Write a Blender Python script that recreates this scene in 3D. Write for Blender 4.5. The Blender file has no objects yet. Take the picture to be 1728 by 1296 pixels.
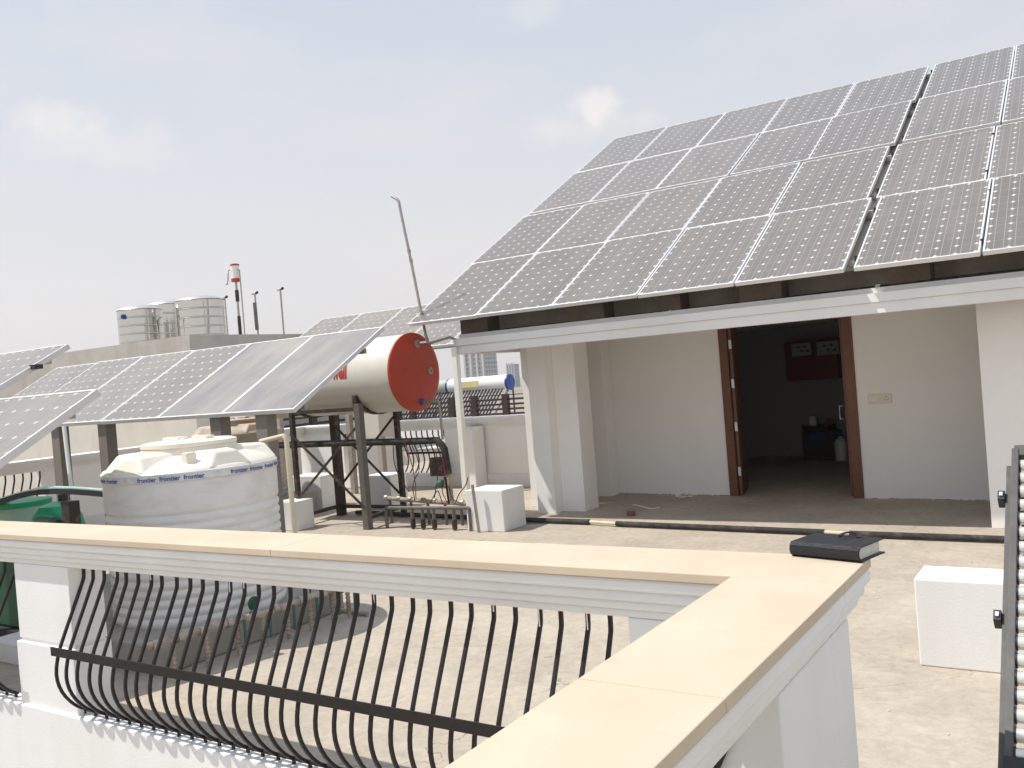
import bpy, math, random
from mathutils import Vector, Matrix
random.seed(7)
SC = bpy.context.scene
COL = SC.collection
# ------------------------------------------------------------------ camera
F_PX, YAW, PITCH, ROLL, EYE = 1531.35, 0.58142, -0.01008, -0.07935, 1.70
def cam_axes():
    cy, sy = math.cos(YAW), math.sin(YAW); cp, sp = math.cos(PITCH), math.sin(PITCH)
    fwd = Vector((-sy*cp, cy*cp, sp)); right = Vector((cy, sy, 0)); up = right.cross(fwd)
    c, s = math.cos(ROLL), math.sin(ROLL)
    return c*right + s*up, -s*right + c*up, fwd
RX, UX, FX = cam_axes()
cd = bpy.data.cameras.new('camera'); cam = bpy.data.objects.new('camera', cd); COL.objects.link(cam)
cam.matrix_world = Matrix(((RX.x, UX.x, -FX.x, 0), (RX.y, UX.y, -FX.y, 0), (RX.z, UX.z, -FX.z, EYE), (0, 0, 0, 1)))
cd.sensor_width = 36; cd.lens = F_PX/1728*36; cd.clip_start = 0.05; cd.clip_end = 6000
SC.camera = cam
def at(px, py, **k):
    """a point measured in the photograph, on the plane x=, y= or z= (metres)"""
    r = RX*((px-864)/F_PX) - UX*((py-648)/F_PX) + FX
    if 'x' in k: t = k['x']/r.x
    elif 'y' in k: t = k['y']/r.y
    else: t = (k['z']-EYE)/r.z
    return Vector((r.x*t, r.y*t, EYE + r.z*t))
# ------------------------------------------------------------------ sky, sun, exposure
SUN = Vector((-0.53, -0.30, 1.0)).normalized()
EL = math.asin(SUN.z); AZ = math.atan2(SUN.x, SUN.y)
w = bpy.data.worlds.new('World'); SC.world = w; w.use_nodes = True
nt = w.node_tree; nt.nodes.clear()
def N(t, kind, **k):
    n = t.nodes.new(kind)
    for a, b in k.items(): setattr(n, a, b)
    return n
out = N(nt, 'ShaderNodeOutputWorld'); bg = N(nt, 'ShaderNodeBackground'); bg.inputs[1].default_value = 0.10
sky = N(nt, 'ShaderNodeTexSky', sky_type='NISHITA', sun_disc=False, sun_elevation=EL, sun_rotation=AZ % (2*math.pi),
        altitude=200, air_density=1.0, dust_density=3.0, ozone_density=1.0)
tc = N(nt, 'ShaderNodeTexCoord'); sep = N(nt, 'ShaderNodeSeparateXYZ'); nt.links.new(tc.outputs['Generated'], sep.inputs[0])
mr = N(nt, 'ShaderNodeMapRange'); nt.links.new(sep.outputs[2], mr.inputs[0])
mr.inputs[1].default_value = 0.0; mr.inputs[2].default_value = 0.9; mr.inputs[3].default_value = 0.98; mr.inputs[4].default_value = 0.72
cmap = N(nt, 'ShaderNodeMapping'); cmap.inputs['Scale'].default_value = (1.0, 1.0, 2.6)
nt.links.new(tc.outputs['Generated'], cmap.inputs[0])
cl = N(nt, 'ShaderNodeTexNoise'); cl.inputs['Scale'].default_value = 3.1; cl.inputs['Detail'].default_value = 7; cl.inputs['Roughness'].default_value = 0.55
nt.links.new(cmap.outputs[0], cl.inputs['Vector'])
cr = N(nt, 'ShaderNodeMapRange'); nt.links.new(cl.outputs[0], cr.inputs[0])
cr.inputs[1].default_value = 0.50; cr.inputs[2].default_value = 0.76; cr.inputs[3].default_value = 0; cr.inputs[4].default_value = 0.35
# pale haze colour: warmer low down, cooler overhead
hz = N(nt, 'ShaderNodeMix', data_type='RGBA'); nt.links.new(sep.outputs[2], hz.inputs[0])
hzr = N(nt, 'ShaderNodeMapRange'); nt.links.new(sep.outputs[2], hzr.inputs[0]); hzr.inputs[1].default_value = 0.02; hzr.inputs[2].default_value = 0.42
nt.links.new(hzr.outputs[0], hz.inputs[0])
hz.inputs[6].default_value = (7.0, 6.7, 6.55, 1); hz.inputs[7].default_value = (5.1, 5.6, 6.35, 1)
hz2 = N(nt, 'ShaderNodeMix', data_type='RGBA'); hr2 = N(nt, 'ShaderNodeMapRange'); nt.links.new(sep.outputs[2], hr2.inputs[0]); hr2.inputs[1].default_value = 0.40; hr2.inputs[2].default_value = 0.85
nt.links.new(hr2.outputs[0], hz2.inputs[0]); nt.links.new(hz.outputs[2], hz2.inputs[6]); hz2.inputs[7].default_value = (5.4, 6.3, 7.8, 1)
m1 = N(nt, 'ShaderNodeMix', data_type='RGBA'); nt.links.new(mr.outputs[0], m1.inputs[0]); nt.links.new(sky.outputs[0], m1.inputs[6]); nt.links.new(hz2.outputs[2], m1.inputs[7])
m2 = N(nt, 'ShaderNodeMix', data_type='RGBA'); nt.links.new(cr.outputs[0], m2.inputs[0]); nt.links.new(m1.outputs[2], m2.inputs[6]); m2.inputs[7].default_value = (7.4, 6.7, 6.4, 1)
def cloud(px, py, rad, squash, amt, prev, seed):
    d = (RX*((px-864)/F_PX) - UX*((py-648)/F_PX) + FX).normalized(); sd_ = d.cross(Vector((0, 0, 1))).normalized(); up_ = sd_.cross(d)
    def dot(v):
        n = N(nt, 'ShaderNodeVectorMath', operation='DOT_PRODUCT'); nt.links.new(tc.outputs['Generated'], n.inputs[0]); n.inputs[1].default_value = v; return n.outputs['Value']
    a = N(nt, 'ShaderNodeMath', operation='MULTIPLY'); nt.links.new(dot(sd_), a.inputs[0]); a.inputs[1].default_value = 1/rad
    b_ = N(nt, 'ShaderNodeMath', operation='MULTIPLY'); nt.links.new(dot(up_), b_.inputs[0]); b_.inputs[1].default_value = 1/(rad*squash)
    cc = N(nt, 'ShaderNodeCombineXYZ'); nt.links.new(a.outputs[0], cc.inputs[0]); nt.links.new(b_.outputs[0], cc.inputs[1]); nt.links.new(dot(d), cc.inputs[2])
    cs = N(nt, 'ShaderNodeVectorMath', operation='SUBTRACT'); nt.links.new(cc.outputs[0], cs.inputs[0]); cs.inputs[1].default_value = (0, 0, 1)
    ln = N(nt, 'ShaderNodeVectorMath', operation='LENGTH'); nt.links.new(cs.outputs[0], ln.inputs[0])
    nz = N(nt, 'ShaderNodeTexNoise'); nz.inputs['Scale'].default_value = 22; nz.inputs['Detail'].default_value = 8; nz.inputs['Roughness'].default_value = 0.6; nt.links.new(tc.outputs['Generated'], nz.inputs['Vector'])
    s1 = N(nt, 'ShaderNodeMath', operation='MULTIPLY_ADD'); nt.links.new(nz.outputs[0], s1.inputs[0]); s1.inputs[1].default_value = 2.4; s1.inputs[2].default_value = -1.2
    s2_ = N(nt, 'ShaderNodeMath', operation='ADD'); nt.links.new(s1.outputs[0], s2_.inputs[0]); nt.links.new(ln.outputs['Value'], s2_.inputs[1])
    r_ = N(nt, 'ShaderNodeMapRange'); nt.links.new(s2_.outputs[0], r_.inputs[0]); r_.interpolation_type = 'SMOOTHSTEP'
    r_.inputs[1].default_value = 1.1; r_.inputs[2].default_value = 0.1; r_.inputs[3].default_value = 0; r_.inputs[4].default_value = amt
    m_ = N(nt, 'ShaderNodeMix', data_type='RGBA'); nt.links.new(r_.outputs[0], m_.inputs[0]); nt.links.new(prev, m_.inputs[6]); m_.inputs[7].default_value = (8.0, 7.5, 7.1, 1)
    return m_.outputs[2]
cur = m2.outputs[2]
for c_ in ((1000, 178, 0.045, 0.45, 0.55), (940, 215, 0.075, 0.3, 0.3), (1090, 200, 0.04, 0.35, 0.25), (100, 195, 0.055, 0.4, 0.4), (170, 245, 0.10, 0.3, 0.22), (900, 15, 0.06, 0.4, 0.2)):
    cur = cloud(*c_, cur, 0)
nt.links.new(cur, bg.inputs[0]); nt.links.new(bg.outputs[0], out.inputs[0])
sd = bpy.data.lights.new('sun', 'SUN'); sd.energy = 3.6; sd.angle = math.radians(0.6); sd.color = (1.0, 0.95, 0.87)
so = bpy.data.objects.new('sun', sd); COL.objects.link(so); so.rotation_euler = SUN.to_track_quat('Z', 'Y').to_euler(); so.location = (0, 0, 30)
SC.view_settings.view_transform = 'Standard'; SC.view_settings.look = 'None'; SC.view_settings.gamma = 1; SC.view_settings.exposure = 0.38

# ------------------------------------------------------------------ materials
def mat(name, col, rough=0.7, var=0.0, scale=4.0, bump=0.0, bscale=60.0, metal=0.0, spec=0.5, stain=None, stain_amt=0.0, stain_scale=1.2, streak=1.0, rust=None, rust_th=0.6, ior=None):
    m = bpy.data.materials.new(name); m.use_nodes = True; t = m.node_tree
    b = t.nodes['Principled BSDF']; b.inputs['Roughness'].default_value = rough; b.inputs['Metallic'].default_value = metal
    b.inputs['Specular IOR Level'].default_value = spec
    tc = N(t, 'ShaderNodeTexCoord')
    src = None
    if var > 0:
        n = N(t, 'ShaderNodeTexNoise'); n.inputs['Scale'].default_value = scale; n.inputs['Detail'].default_value = 8; n.inputs['Roughness'].default_value = 0.65
        t.links.new(tc.outputs['Object'], n.inputs['Vector'])
        r = N(t, 'ShaderNodeMapRange'); t.links.new(n.outputs[0], r.inputs[0]); r.inputs[1].default_value = 0.25; r.inputs[2].default_value = 0.75
        r.inputs[3].default_value = 1-var; r.inputs[4].default_value = 1+var
        mx = N(t, 'ShaderNodeVectorMath', operation='SCALE'); mx.inputs[0].default_value = col[:3]; t.links.new(r.outputs[0], mx.inputs['Scale'])
        src = mx.outputs[0]
    def layer(src, colr, amt, sc, th0, th1, stretch=(1, 1, 1)):
        mp = N(t, 'ShaderNodeMapping'); mp.inputs['Scale'].default_value = stretch; t.links.new(tc.outputs['Object'], mp.inputs[0])
        n = N(t, 'ShaderNodeTexNoise'); n.inputs['Scale'].default_value = sc; n.inputs['Detail'].default_value = 6; n.inputs['Roughness'].default_value = 0.6
        t.links.new(mp.outputs[0], n.inputs['Vector'])
        r = N(t, 'ShaderNodeMapRange'); t.links.new(n.outputs[0], r.inputs[0]); r.inputs[1].default_value = th0; r.inputs[2].default_value = th1
        r.inputs[3].default_value = 0; r.inputs[4].default_value = amt
        x = N(t, 'ShaderNodeMix', data_type='RGBA'); t.links.new(r.outputs[0], x.inputs[0])
        if src: t.links.new(src, x.inputs[6])
        else: x.inputs[6].default_value = (*col[:3], 1)
        x.inputs[7].default_value = (*colr, 1); return x.outputs[2]
    if stain: src = layer(src, stain, stain_amt, stain_scale, 0.45, 0.72, (1, 1, 1/streak))
    if rust: src = layer(src, rust, 0.9, 9, rust_th, rust_th+0.08)
    if src: t.links.new(src, b.inputs['Base Color'])
    else: b.inputs['Base Color'].default_value = (*col[:3], 1)
    if bump > 0:
        n = N(t, 'ShaderNodeTexNoise'); n.inputs['Scale'].default_value = bscale; n.inputs['Detail'].default_value = 5
        t.links.new(tc.outputs['Object'], n.inputs['Vector'])
        bp = N(t, 'ShaderNodeBump'); bp.inputs['Strength'].default_value = bump; bp.inputs['Distance'].default_value = 0.01
        t.links.new(n.outputs[0], bp.inputs['Height']); t.links.new(bp.outputs[0], b.inputs['Normal'])
    return m
def floor_material():
    m = mat('terrace_concrete', (0.44, 0.385, 0.315), 0.85, var=0.15, scale=1.3, bump=0.25, bscale=45, spec=0.3, stain=(0.34, 0.295, 0.24), stain_amt=0.7, stain_scale=1.1)
    t = m.node_tree; b = t.nodes['Principled BSDF']; src = b.inputs['Base Color'].links[0].from_socket
    tc = N(t, 'ShaderNodeTexCoord')
    # fine trowel grain
    n = N(t, 'ShaderNodeTexNoise'); n.inputs['Scale'].default_value = 14; n.inputs['Detail'].default_value = 10; n.inputs['Roughness'].default_value = 0.75; n.inputs['Distortion'].default_value = 0.6
    t.links.new(tc.outputs['Object'], n.inputs['Vector'])
    r = N(t, 'ShaderNodeMapRange'); t.links.new(n.outputs[0], r.inputs[0]); r.inputs[1].default_value = 0.3; r.inputs[2].default_value = 0.7; r.inputs[3].default_value = 0.80; r.inputs[4].default_value = 1.15
    sc = N(t, 'ShaderNodeVectorMath', operation='SCALE'); t.links.new(src, sc.inputs[0]); t.links.new(r.outputs[0], sc.inputs['Scale'])
    # light lime patches
    n2 = N(t, 'ShaderNodeTexNoise'); n2.inputs['Scale'].default_value = 2.3; n2.inputs['Detail'].default_value = 4
    t.links.new(tc.outputs['Object'], n2.inputs['Vector'])
    r2 = N(t, 'ShaderNodeMapRange'); t.links.new(n2.outputs[0], r2.inputs[0]); r2.inputs[1].default_value = 0.60; r2.inputs[2].default_value = 0.72; r2.inputs[4].default_value = 0.5
    x = N(t, 'ShaderNodeMix', data_type='RGBA'); t.links.new(r2.outputs[0], x.inputs[0]); t.links.new(sc.outputs[0], x.inputs[6]); x.inputs[7].default_value = (0.55, 0.50, 0.42, 1)
    # hairline cracks
    v = N(t, 'ShaderNodeTexVoronoi', feature='DISTANCE_TO_EDGE'); v.inputs['Scale'].default_value = 0.55
    wn = N(t, 'ShaderNodeTexNoise'); wn.inputs['Scale'].default_value = 3; wn.inputs['Detail'].default_value = 8; t.links.new(tc.outputs['Object'], wn.inputs['Vector'])
    ws = N(t, 'ShaderNodeVectorMath', operation='SCALE'); t.links.new(wn.outputs['Color'], ws.inputs[0]); ws.inputs['Scale'].default_value = 0.5
    wa = N(t, 'ShaderNodeVectorMath', operation='ADD'); t.links.new(tc.outputs['Object'], wa.inputs[0]); t.links.new(ws.outputs[0], wa.inputs[1]); t.links.new(wa.outputs[0], v.inputs['Vector'])
    cm = N(t, 'ShaderNodeMath', operation='LESS_THAN'); t.links.new(v.outputs['Distance'], cm.inputs[0]); cm.inputs[1].default_value = 0.0022
    # only some stretches of each crack show
    cn = N(t, 'ShaderNodeMath', operation='GREATER_THAN'); t.links.new(n2.outputs[0], cn.inputs[0]); cn.inputs[1].default_value = 0.52
    cc = N(t, 'ShaderNodeMath', operation='MULTIPLY'); t.links.new(cm.outputs[0], cc.inputs[0]); t.links.new(cn.outputs[0], cc.inputs[1])
    c5 = N(t, 'ShaderNodeMath', operation='MULTIPLY'); t.links.new(cc.outputs[0], c5.inputs[0]); c5.inputs[1].default_value = 0.55
    y = N(t, 'ShaderNodeMix', data_type='RGBA'); t.links.new(c5.outputs[0], y.inputs[0]); t.links.new(x.outputs[2], y.inputs[6]); y.inputs[7].default_value = (0.14, 0.12, 0.10, 1)
    t.links.new(y.outputs[2], b.inputs['Base Color'])
    return m
def panel_material(name, cell, line, dust, diamonds=True, rough=0.22, blotch=False):
    """u counts cells across, v cells along; border outside 0..nu, 0..nv is backing sheet"""
    m = bpy.data.materials.new(name); m.use_nodes = True; t = m.node_tree; b = t.nodes['Principled BSDF']
    uv = N(t, 'ShaderNodeUVMap'); uv.uv_map = 'cells'; s = N(t, 'ShaderNodeSeparateXYZ'); t.links.new(uv.outputs[0], s.inputs[0])
    def M(op, a, bb=None, c=None):
        n = N(t, 'ShaderNodeMath', operation=op)
        for i, q in enumerate((a, bb, c)):
            if q is None: continue
            if isinstance(q, (int, float)): n.inputs[i].default_value = q
            else: t.links.new(q, n.inputs[i])
        return n.outputs[0]
    u, v = s.outputs[0], s.outputs[1]
    def edge(q):    # distance to nearest whole number
        f = M('FRACT', q); return M('MINIMUM', f, M('SUBTRACT', 1.0, f))
    eu, ev = edge(u), edge(v)
    gap = M('LESS_THAN', M('MINIMUM', eu, ev), 0.010)
    dia = M('LESS_THAN', M('ADD', eu, ev), 0.125 if diamonds else -1)
    # busbars: two thin lines per cell along v
    f = M('FRACT', u); bb = M('MINIMUM', M('ABSOLUTE', M('SUBTRACT', f, 0.27)), M('ABSOLUTE', M('SUBTRACT', f, 0.73)))
    bus = M('MULTIPLY', M('LESS_THAN', bb, 0.011), 0.42)
    mask = M('MAXIMUM', M('MAXIMUM', M('MULTIPLY', gap, 0.32 if diamonds else 0.2), dia), bus)
    tcn = N(t, 'ShaderNodeTexCoord')
    # every cell its own slight tone
    cx = N(t, 'ShaderNodeCombineXYZ'); t.links.new(M('FLOOR', u), cx.inputs[0]); t.links.new(M('FLOOR', v), cx.inputs[1])
    oi = N(t, 'ShaderNodeObjectInfo'); t.links.new(oi.outputs['Random'], cx.inputs[2])
    wn = N(t, 'ShaderNodeTexWhiteNoise'); t.links.new(cx.outputs[0], wn.inputs[0])
    tone = M('ADD', 0.9, M('MULTIPLY', wn.outputs[0], 0.2))
    sc = N(t, 'ShaderNodeVectorMath', operation='SCALE'); sc.inputs[0].default_value = cell; t.links.new(tone, sc.inputs['Scale'])
    x = N(t, 'ShaderNodeMix', data_type='RGBA'); t.links.new(mask, x.inputs[0]); t.links.new(sc.outputs[0], x.inputs[6]); x.inputs[7].default_value = (*line, 1)
    cur = x.outputs[2]
    # dust film, uneven
    n = N(t, 'ShaderNodeTexNoise'); n.inputs['Scale'].default_value = 2.2; n.inputs['Detail'].default_value = 7; n.inputs['Roughness'].default_value = 0.6
    mp = N(t, 'ShaderNodeMapping'); t.links.new(tcn.outputs['Object'], mp.inputs[0]); mp.inputs['Scale'].default_value = (1.6, 0.5, 1)
    cxx = N(t, 'ShaderNodeCombineXYZ'); t.links.new(M('MULTIPLY', oi.outputs['Random'], 37.0), cxx.inputs[2]); t.links.new(cxx.outputs[0], mp.inputs['Location'])
    t.links.new(mp.outputs[0], n.inputs['Vector'])
    r = N(t, 'ShaderNodeMapRange'); t.links.new(n.outputs[0], r.inputs[0]); r.inputs[1].default_value = 0.3; r.inputs[2].default_value = 0.7
    r.inputs[3].default_value = dust[3]*(0.5 if blotch else 0.7); r.inputs[4].default_value = dust[3]*1.25
    y = N(t, 'ShaderNodeMix', data_type='RGBA'); t.links.new(M('MULTIPLY', r.outputs[0], M('ADD', 0.80, M('MULTIPLY', oi.outputs['Random'], 0.35))), y.inputs[0]); t.links.new(cur, y.inputs[6]); y.inputs[7].default_value = (*dust[:3], 1)
    t.links.new(y.outputs[2], b.inputs['Base Color'])
    b.inputs['Roughness'].default_value = rough; b.inputs['Specular IOR Level'].default_value = 0.5
    b.inputs['Coat Weight'].default_value = 0.25; b.inputs['Coat Roughness'].default_value = 0.15
    return m
M_ = dict(
    floor=floor_material(),
    white=mat('white_paint', (0.81, 0.81, 0.805), 0.6, var=0.03, scale=2.0, bump=0.12, bscale=90, spec=0.3, stain=(0.68, 0.66, 0.62), stain_amt=0.5, stain_scale=1.6, streak=5),
    wall=mat('cream_white_plaster', (0.86, 0.845, 0.82), 0.75, var=0.03, scale=1.5, bump=0.15, bscale=70, spec=0.25, stain=(0.79, 0.77, 0.73), stain_amt=0.3, stain_scale=0.9, streak=3),
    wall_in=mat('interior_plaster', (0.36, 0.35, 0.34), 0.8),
    stone=mat('sandstone_coping', (0.575, 0.482, 0.365), 0.6, var=0.11, scale=2.2, bump=0.06, bscale=120, spec=0.3, stain=(0.56, 0.445, 0.325), stain_amt=0.6, stain_scale=2.6),
    cement=mat('stained_cement', (0.37, 0.34, 0.30), 0.9, var=0.2, scale=3, bump=0.3, bscale=40, stain=(0.19, 0.165, 0.135), stain_amt=0.8, stain_scale=1.4, streak=3),
    cement_light=mat('pale_cement_render', (0.60, 0.57, 0.51), 0.9, var=0.1, scale=1.2, bump=0.2, bscale=30, stain=(0.40, 0.35, 0.28), stain_amt=0.6, stain_scale=0.8, streak=2),
    band=mat('grey_cement_band', (0.43, 0.41, 0.375), 0.9, var=0.15, scale=3, stain=(0.27, 0.245, 0.21), stain_amt=0.7, stain_scale=1.2, streak=3),
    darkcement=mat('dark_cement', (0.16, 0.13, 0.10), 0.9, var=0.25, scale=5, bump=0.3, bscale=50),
    roofslab=mat('cream_roof_slab', (0.60, 0.54, 0.44), 0.85, var=0.1, scale=3),
    iron=mat('black_enamel_iron', (0.016, 0.013, 0.013), 0.42, var=0.3, scale=20, bump=0.15, bscale=150, spec=0.35, rust=(0.55, 0.55, 0.53), rust_th=0.74),
    steelbrown=mat('rusty_dark_steel', (0.038, 0.027, 0.022), 0.7, var=0.4, scale=14, bump=0.3, bscale=90, rust=(0.13, 0.075, 0.05), rust_th=0.55),
    steelgrey=mat('weathered_steel', (0.15, 0.137, 0.12), 0.6, var=0.3, scale=9, bump=0.2, bscale=80, metal=0.2, rust=(0.14, 0.09, 0.06), rust_th=0.6),
    galv=mat('galvanised_pipe', (0.40, 0.37, 0.33), 0.45, var=0.25, scale=18, metal=0.6, rust=(0.24, 0.15, 0.09), rust_th=0.62),
    pipemud=mat('mortar_smeared_pipe', (0.42, 0.36, 0.29), 0.85, var=0.3, scale=16, bump=0.6, bscale=60, stain=(0.20, 0.13, 0.09), stain_amt=0.8, stain_scale=9),
    alu=mat('anodised_frame', (0.72, 0.73, 0.74), 0.42, metal=0.35, var=0.06, scale=8),
    alud=mat('dusty_grey_frame', (0.66, 0.66, 0.66), 0.5, metal=0.2, var=0.08, scale=8),
    post=mat('grey_painted_post', (0.21, 0.19, 0.17), 0.7, var=0.12, scale=6, stain=(0.13, 0.11, 0.095), stain_amt=0.5, stain_scale=3, streak=4),
    tank=mat('white_tank_plastic', (0.78, 0.77, 0.745), 0.45, var=0.04, scale=3, bump=0.08, bscale=40, stain=(0.40, 0.36, 0.31), stain_amt=0.28, stain_scale=4.5, streak=0.4),
    tanktop=mat('cream_tank_plastic', (0.82, 0.77, 0.66), 0.5, var=0.05, scale=5, bump=0.06, bscale=60, stain=(0.6, 0.53, 0.42), stain_amt=0.4, stain_scale=3),
    tankold=mat('dusty_tank_plastic', (0.45, 0.39, 0.31), 0.65, var=0.15, scale=4, stain=(0.25, 0.21, 0.17), stain_amt=0.6, stain_scale=3),
    tape=mat('tape_film', (0.74, 0.74, 0.74), 0.35, stain=(0.25, 0.23, 0.2), stain_amt=0.6, stain_scale=7),
    blue=mat('blue_print', (0.035, 0.10, 0.34), 0.5),
    red=mat('vermilion_enamel', (0.45, 0.050, 0.022), 0.4, var=0.16, scale=4, bump=0.04, bscale=12, stain=(0.36, 0.05, 0.025), stain_amt=0.5, stain_scale=2),
    redprint=mat('red_print', (0.45, 0.035, 0.02), 0.5),
    cream=mat('cream_enamel', (0.68, 0.655, 0.575), 0.42, var=0.05, scale=2, stain=(0.48, 0.44, 0.36), stain_amt=0.4, stain_scale=1.4),
    grommet=mat('grey_rubber', (0.33, 0.31, 0.29), 0.6),
    bluecap=mat('blue_plastic', (0.02, 0.055, 0.25), 0.4),
    foam=mat('black_foam_sleeve', (0.035, 0.032, 0.031), 0.9, var=0.35, scale=22, bump=0.8, bscale=90, stain=(0.16, 0.14, 0.12), stain_amt=0.5, stain_scale=10),
    pvc=mat('cream_pvc', (0.66, 0.58, 0.42), 0.45, var=0.08, scale=8),
    green=mat('green_sheet', (0.01, 0.33, 0.14), 0.35, var=0.15, scale=5),
    greendark=mat('dark_green_paint', (0.012, 0.09, 0.045), 0.5, var=0.3, scale=6),
    greenpale=mat('pale_green_sheet', (0.36, 0.50, 0.42), 0.5, var=0.1, scale=5),
    wood=mat('teak_wood', (0.155, 0.062, 0.034), 0.45, var=0.2, scale=12, stain=(0.12, 0.04, 0.02), stain_amt=0.6, stain_scale=14, streak=14),
    slat=mat('brown_railing_paint', (0.035, 0.022, 0.020), 0.6, var=0.2, scale=8),
    steel=mat('polished_steel', (0.62, 0.60, 0.56), 0.13, metal=1.0, bump=0.06, bscale=9, var=0.05),
    steelcap=mat('brushed_steel_lid', (0.80, 0.76, 0.68), 0.3, metal=0.9),
    glass_tube=mat('coated_tube_glass', (0.045, 0.035, 0.045), 0.12, spec=0.8, var=0.3, scale=3),
    glass_silver=mat('silvered_tube_glass', (0.72, 0.72, 0.66), 0.18, metal=0.5, var=0.15, scale=20),
    whitegloss=mat('white_gloss_enamel', (0.80, 0.80, 0.77), 0.3, var=0.03, scale=2),
    label=mat('yellow_label', (0.72, 0.62, 0.30), 0.5, var=0.2, scale=20),
    leather=mat('black_leather', (0.012, 0.012, 0.016), 0.27, bump=0.4, bscale=260, spec=0.35, var=0.2, scale=30),
    leatherblue=mat('slate_leather', (0.030, 0.036, 0.048), 0.42, bump=0.5, bscale=260, spec=0.5),
    paper=mat('page_block', (0.62, 0.60, 0.56), 0.8, var=0.15, scale=90),
    stitch=mat('stitched_seam', (0.12, 0.10, 0.08), 0.7),
    brick=mat('red_brick', (0.22, 0.085, 0.05), 0.9, var=0.3, scale=20, bump=0.5),
    rail=mat('grey_powder_coat', (0.085, 0.082, 0.08), 0.5, var=0.12, scale=12, metal=0.2, stain=(0.15, 0.145, 0.135), stain_amt=0.5, stain_scale=6),
    blackplastic=mat('black_plastic', (0.018, 0.018, 0.018), 0.45),
    ivory=mat('ivory_switch_plate', (0.74, 0.68, 0.54), 0.4),
    towera=mat('far_tower_render', (0.33, 0.34, 0.36), 0.9), towerb=mat('far_tower_glass', (0.10, 0.12, 0.15), 0.5), towerc=mat('far_tower_pale', (0.50, 0.49, 0.48), 0.9),
    earth=mat('dusty_ground', (0.30, 0.26, 0.20), 0.95, var=0.3, scale=0.02),
    foliage=mat('dusty_foliage', (0.06, 0.075, 0.035), 0.8, var=0.4, scale=2),
    darkred=mat('maroon_laminate', (0.16, 0.012, 0.012), 0.4), dark=mat('dark_cloth', (0.02, 0.02, 0.024), 0.8), wire=mat('cable_sheath', (0.02, 0.018, 0.018), 0.5),
    wirered=mat('red_cable', (0.30, 0.02, 0.02), 0.5), greenvalve=mat('green_valve_wheel', (0.035, 0.13, 0.11), 0.5),
    mono=panel_material('mono_cells', (0.094, 0.080, 0.070), (0.86, 0.82, 0.77), (0.27, 0.235, 0.19, 0.40)),
    mono_dusty=panel_material('mono_cells_dusty', (0.125, 0.108, 0.094), (0.86, 0.82, 0.78), (0.34, 0.30, 0.25, 0.5)),
    poly=panel_material('poly_cells', (0.10, 0.10, 0.145), (0.30, 0.29, 0.27), (0.36, 0.325, 0.27, 0.8), diamonds=False, blotch=True),
)
def facade_material(name, wall, glass, sx, sz):
    m = bpy.data.materials.new(name); m.use_nodes = True; t = m.node_tree; b = t.nodes['Principled BSDF']
    tc = N(t, 'ShaderNodeTexCoord'); sp = N(t, 'ShaderNodeSeparateXYZ'); t.links.new(tc.outputs['Object'], sp.inputs[0])
    def M(op, a, c):
        n = N(t, 'ShaderNodeMath', operation=op)
        for i, q in enumerate((a, c)):
            if isinstance(q, (int, float)): n.inputs[i].default_value = q
            else: t.links.new(q, n.inputs[i])
        return n.outputs[0]
    hx = M('FRACT', M('DIVIDE', M('ADD', sp.outputs[0], sp.outputs[1]), sx), 0); hzz = M('FRACT', M('DIVIDE', sp.outputs[2], sz), 0)
    w_ = M('MULTIPLY', M('GREATER_THAN', hx, 0.35), M('GREATER_THAN', hzz, 0.42))
    x = N(t, 'ShaderNodeMix', data_type='RGBA'); t.links.new(w_, x.inputs[0]); x.inputs[6].default_value = (*wall, 1); x.inputs[7].default_value = (*glass, 1)
    t.links.new(x.outputs[2], b.inputs['Base Color']); b.inputs['Roughness'].default_value = 0.7
    return m
M_['facade'] = facade_material('tower_facade', (0.30, 0.31, 0.33), (0.05, 0.06, 0.075), 3.4, 3.1)
M_['facadeb'] = facade_material('blue_tower_facade', (0.14, 0.17, 0.21), (0.09, 0.12, 0.16), 4.0, 3.4)
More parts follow.
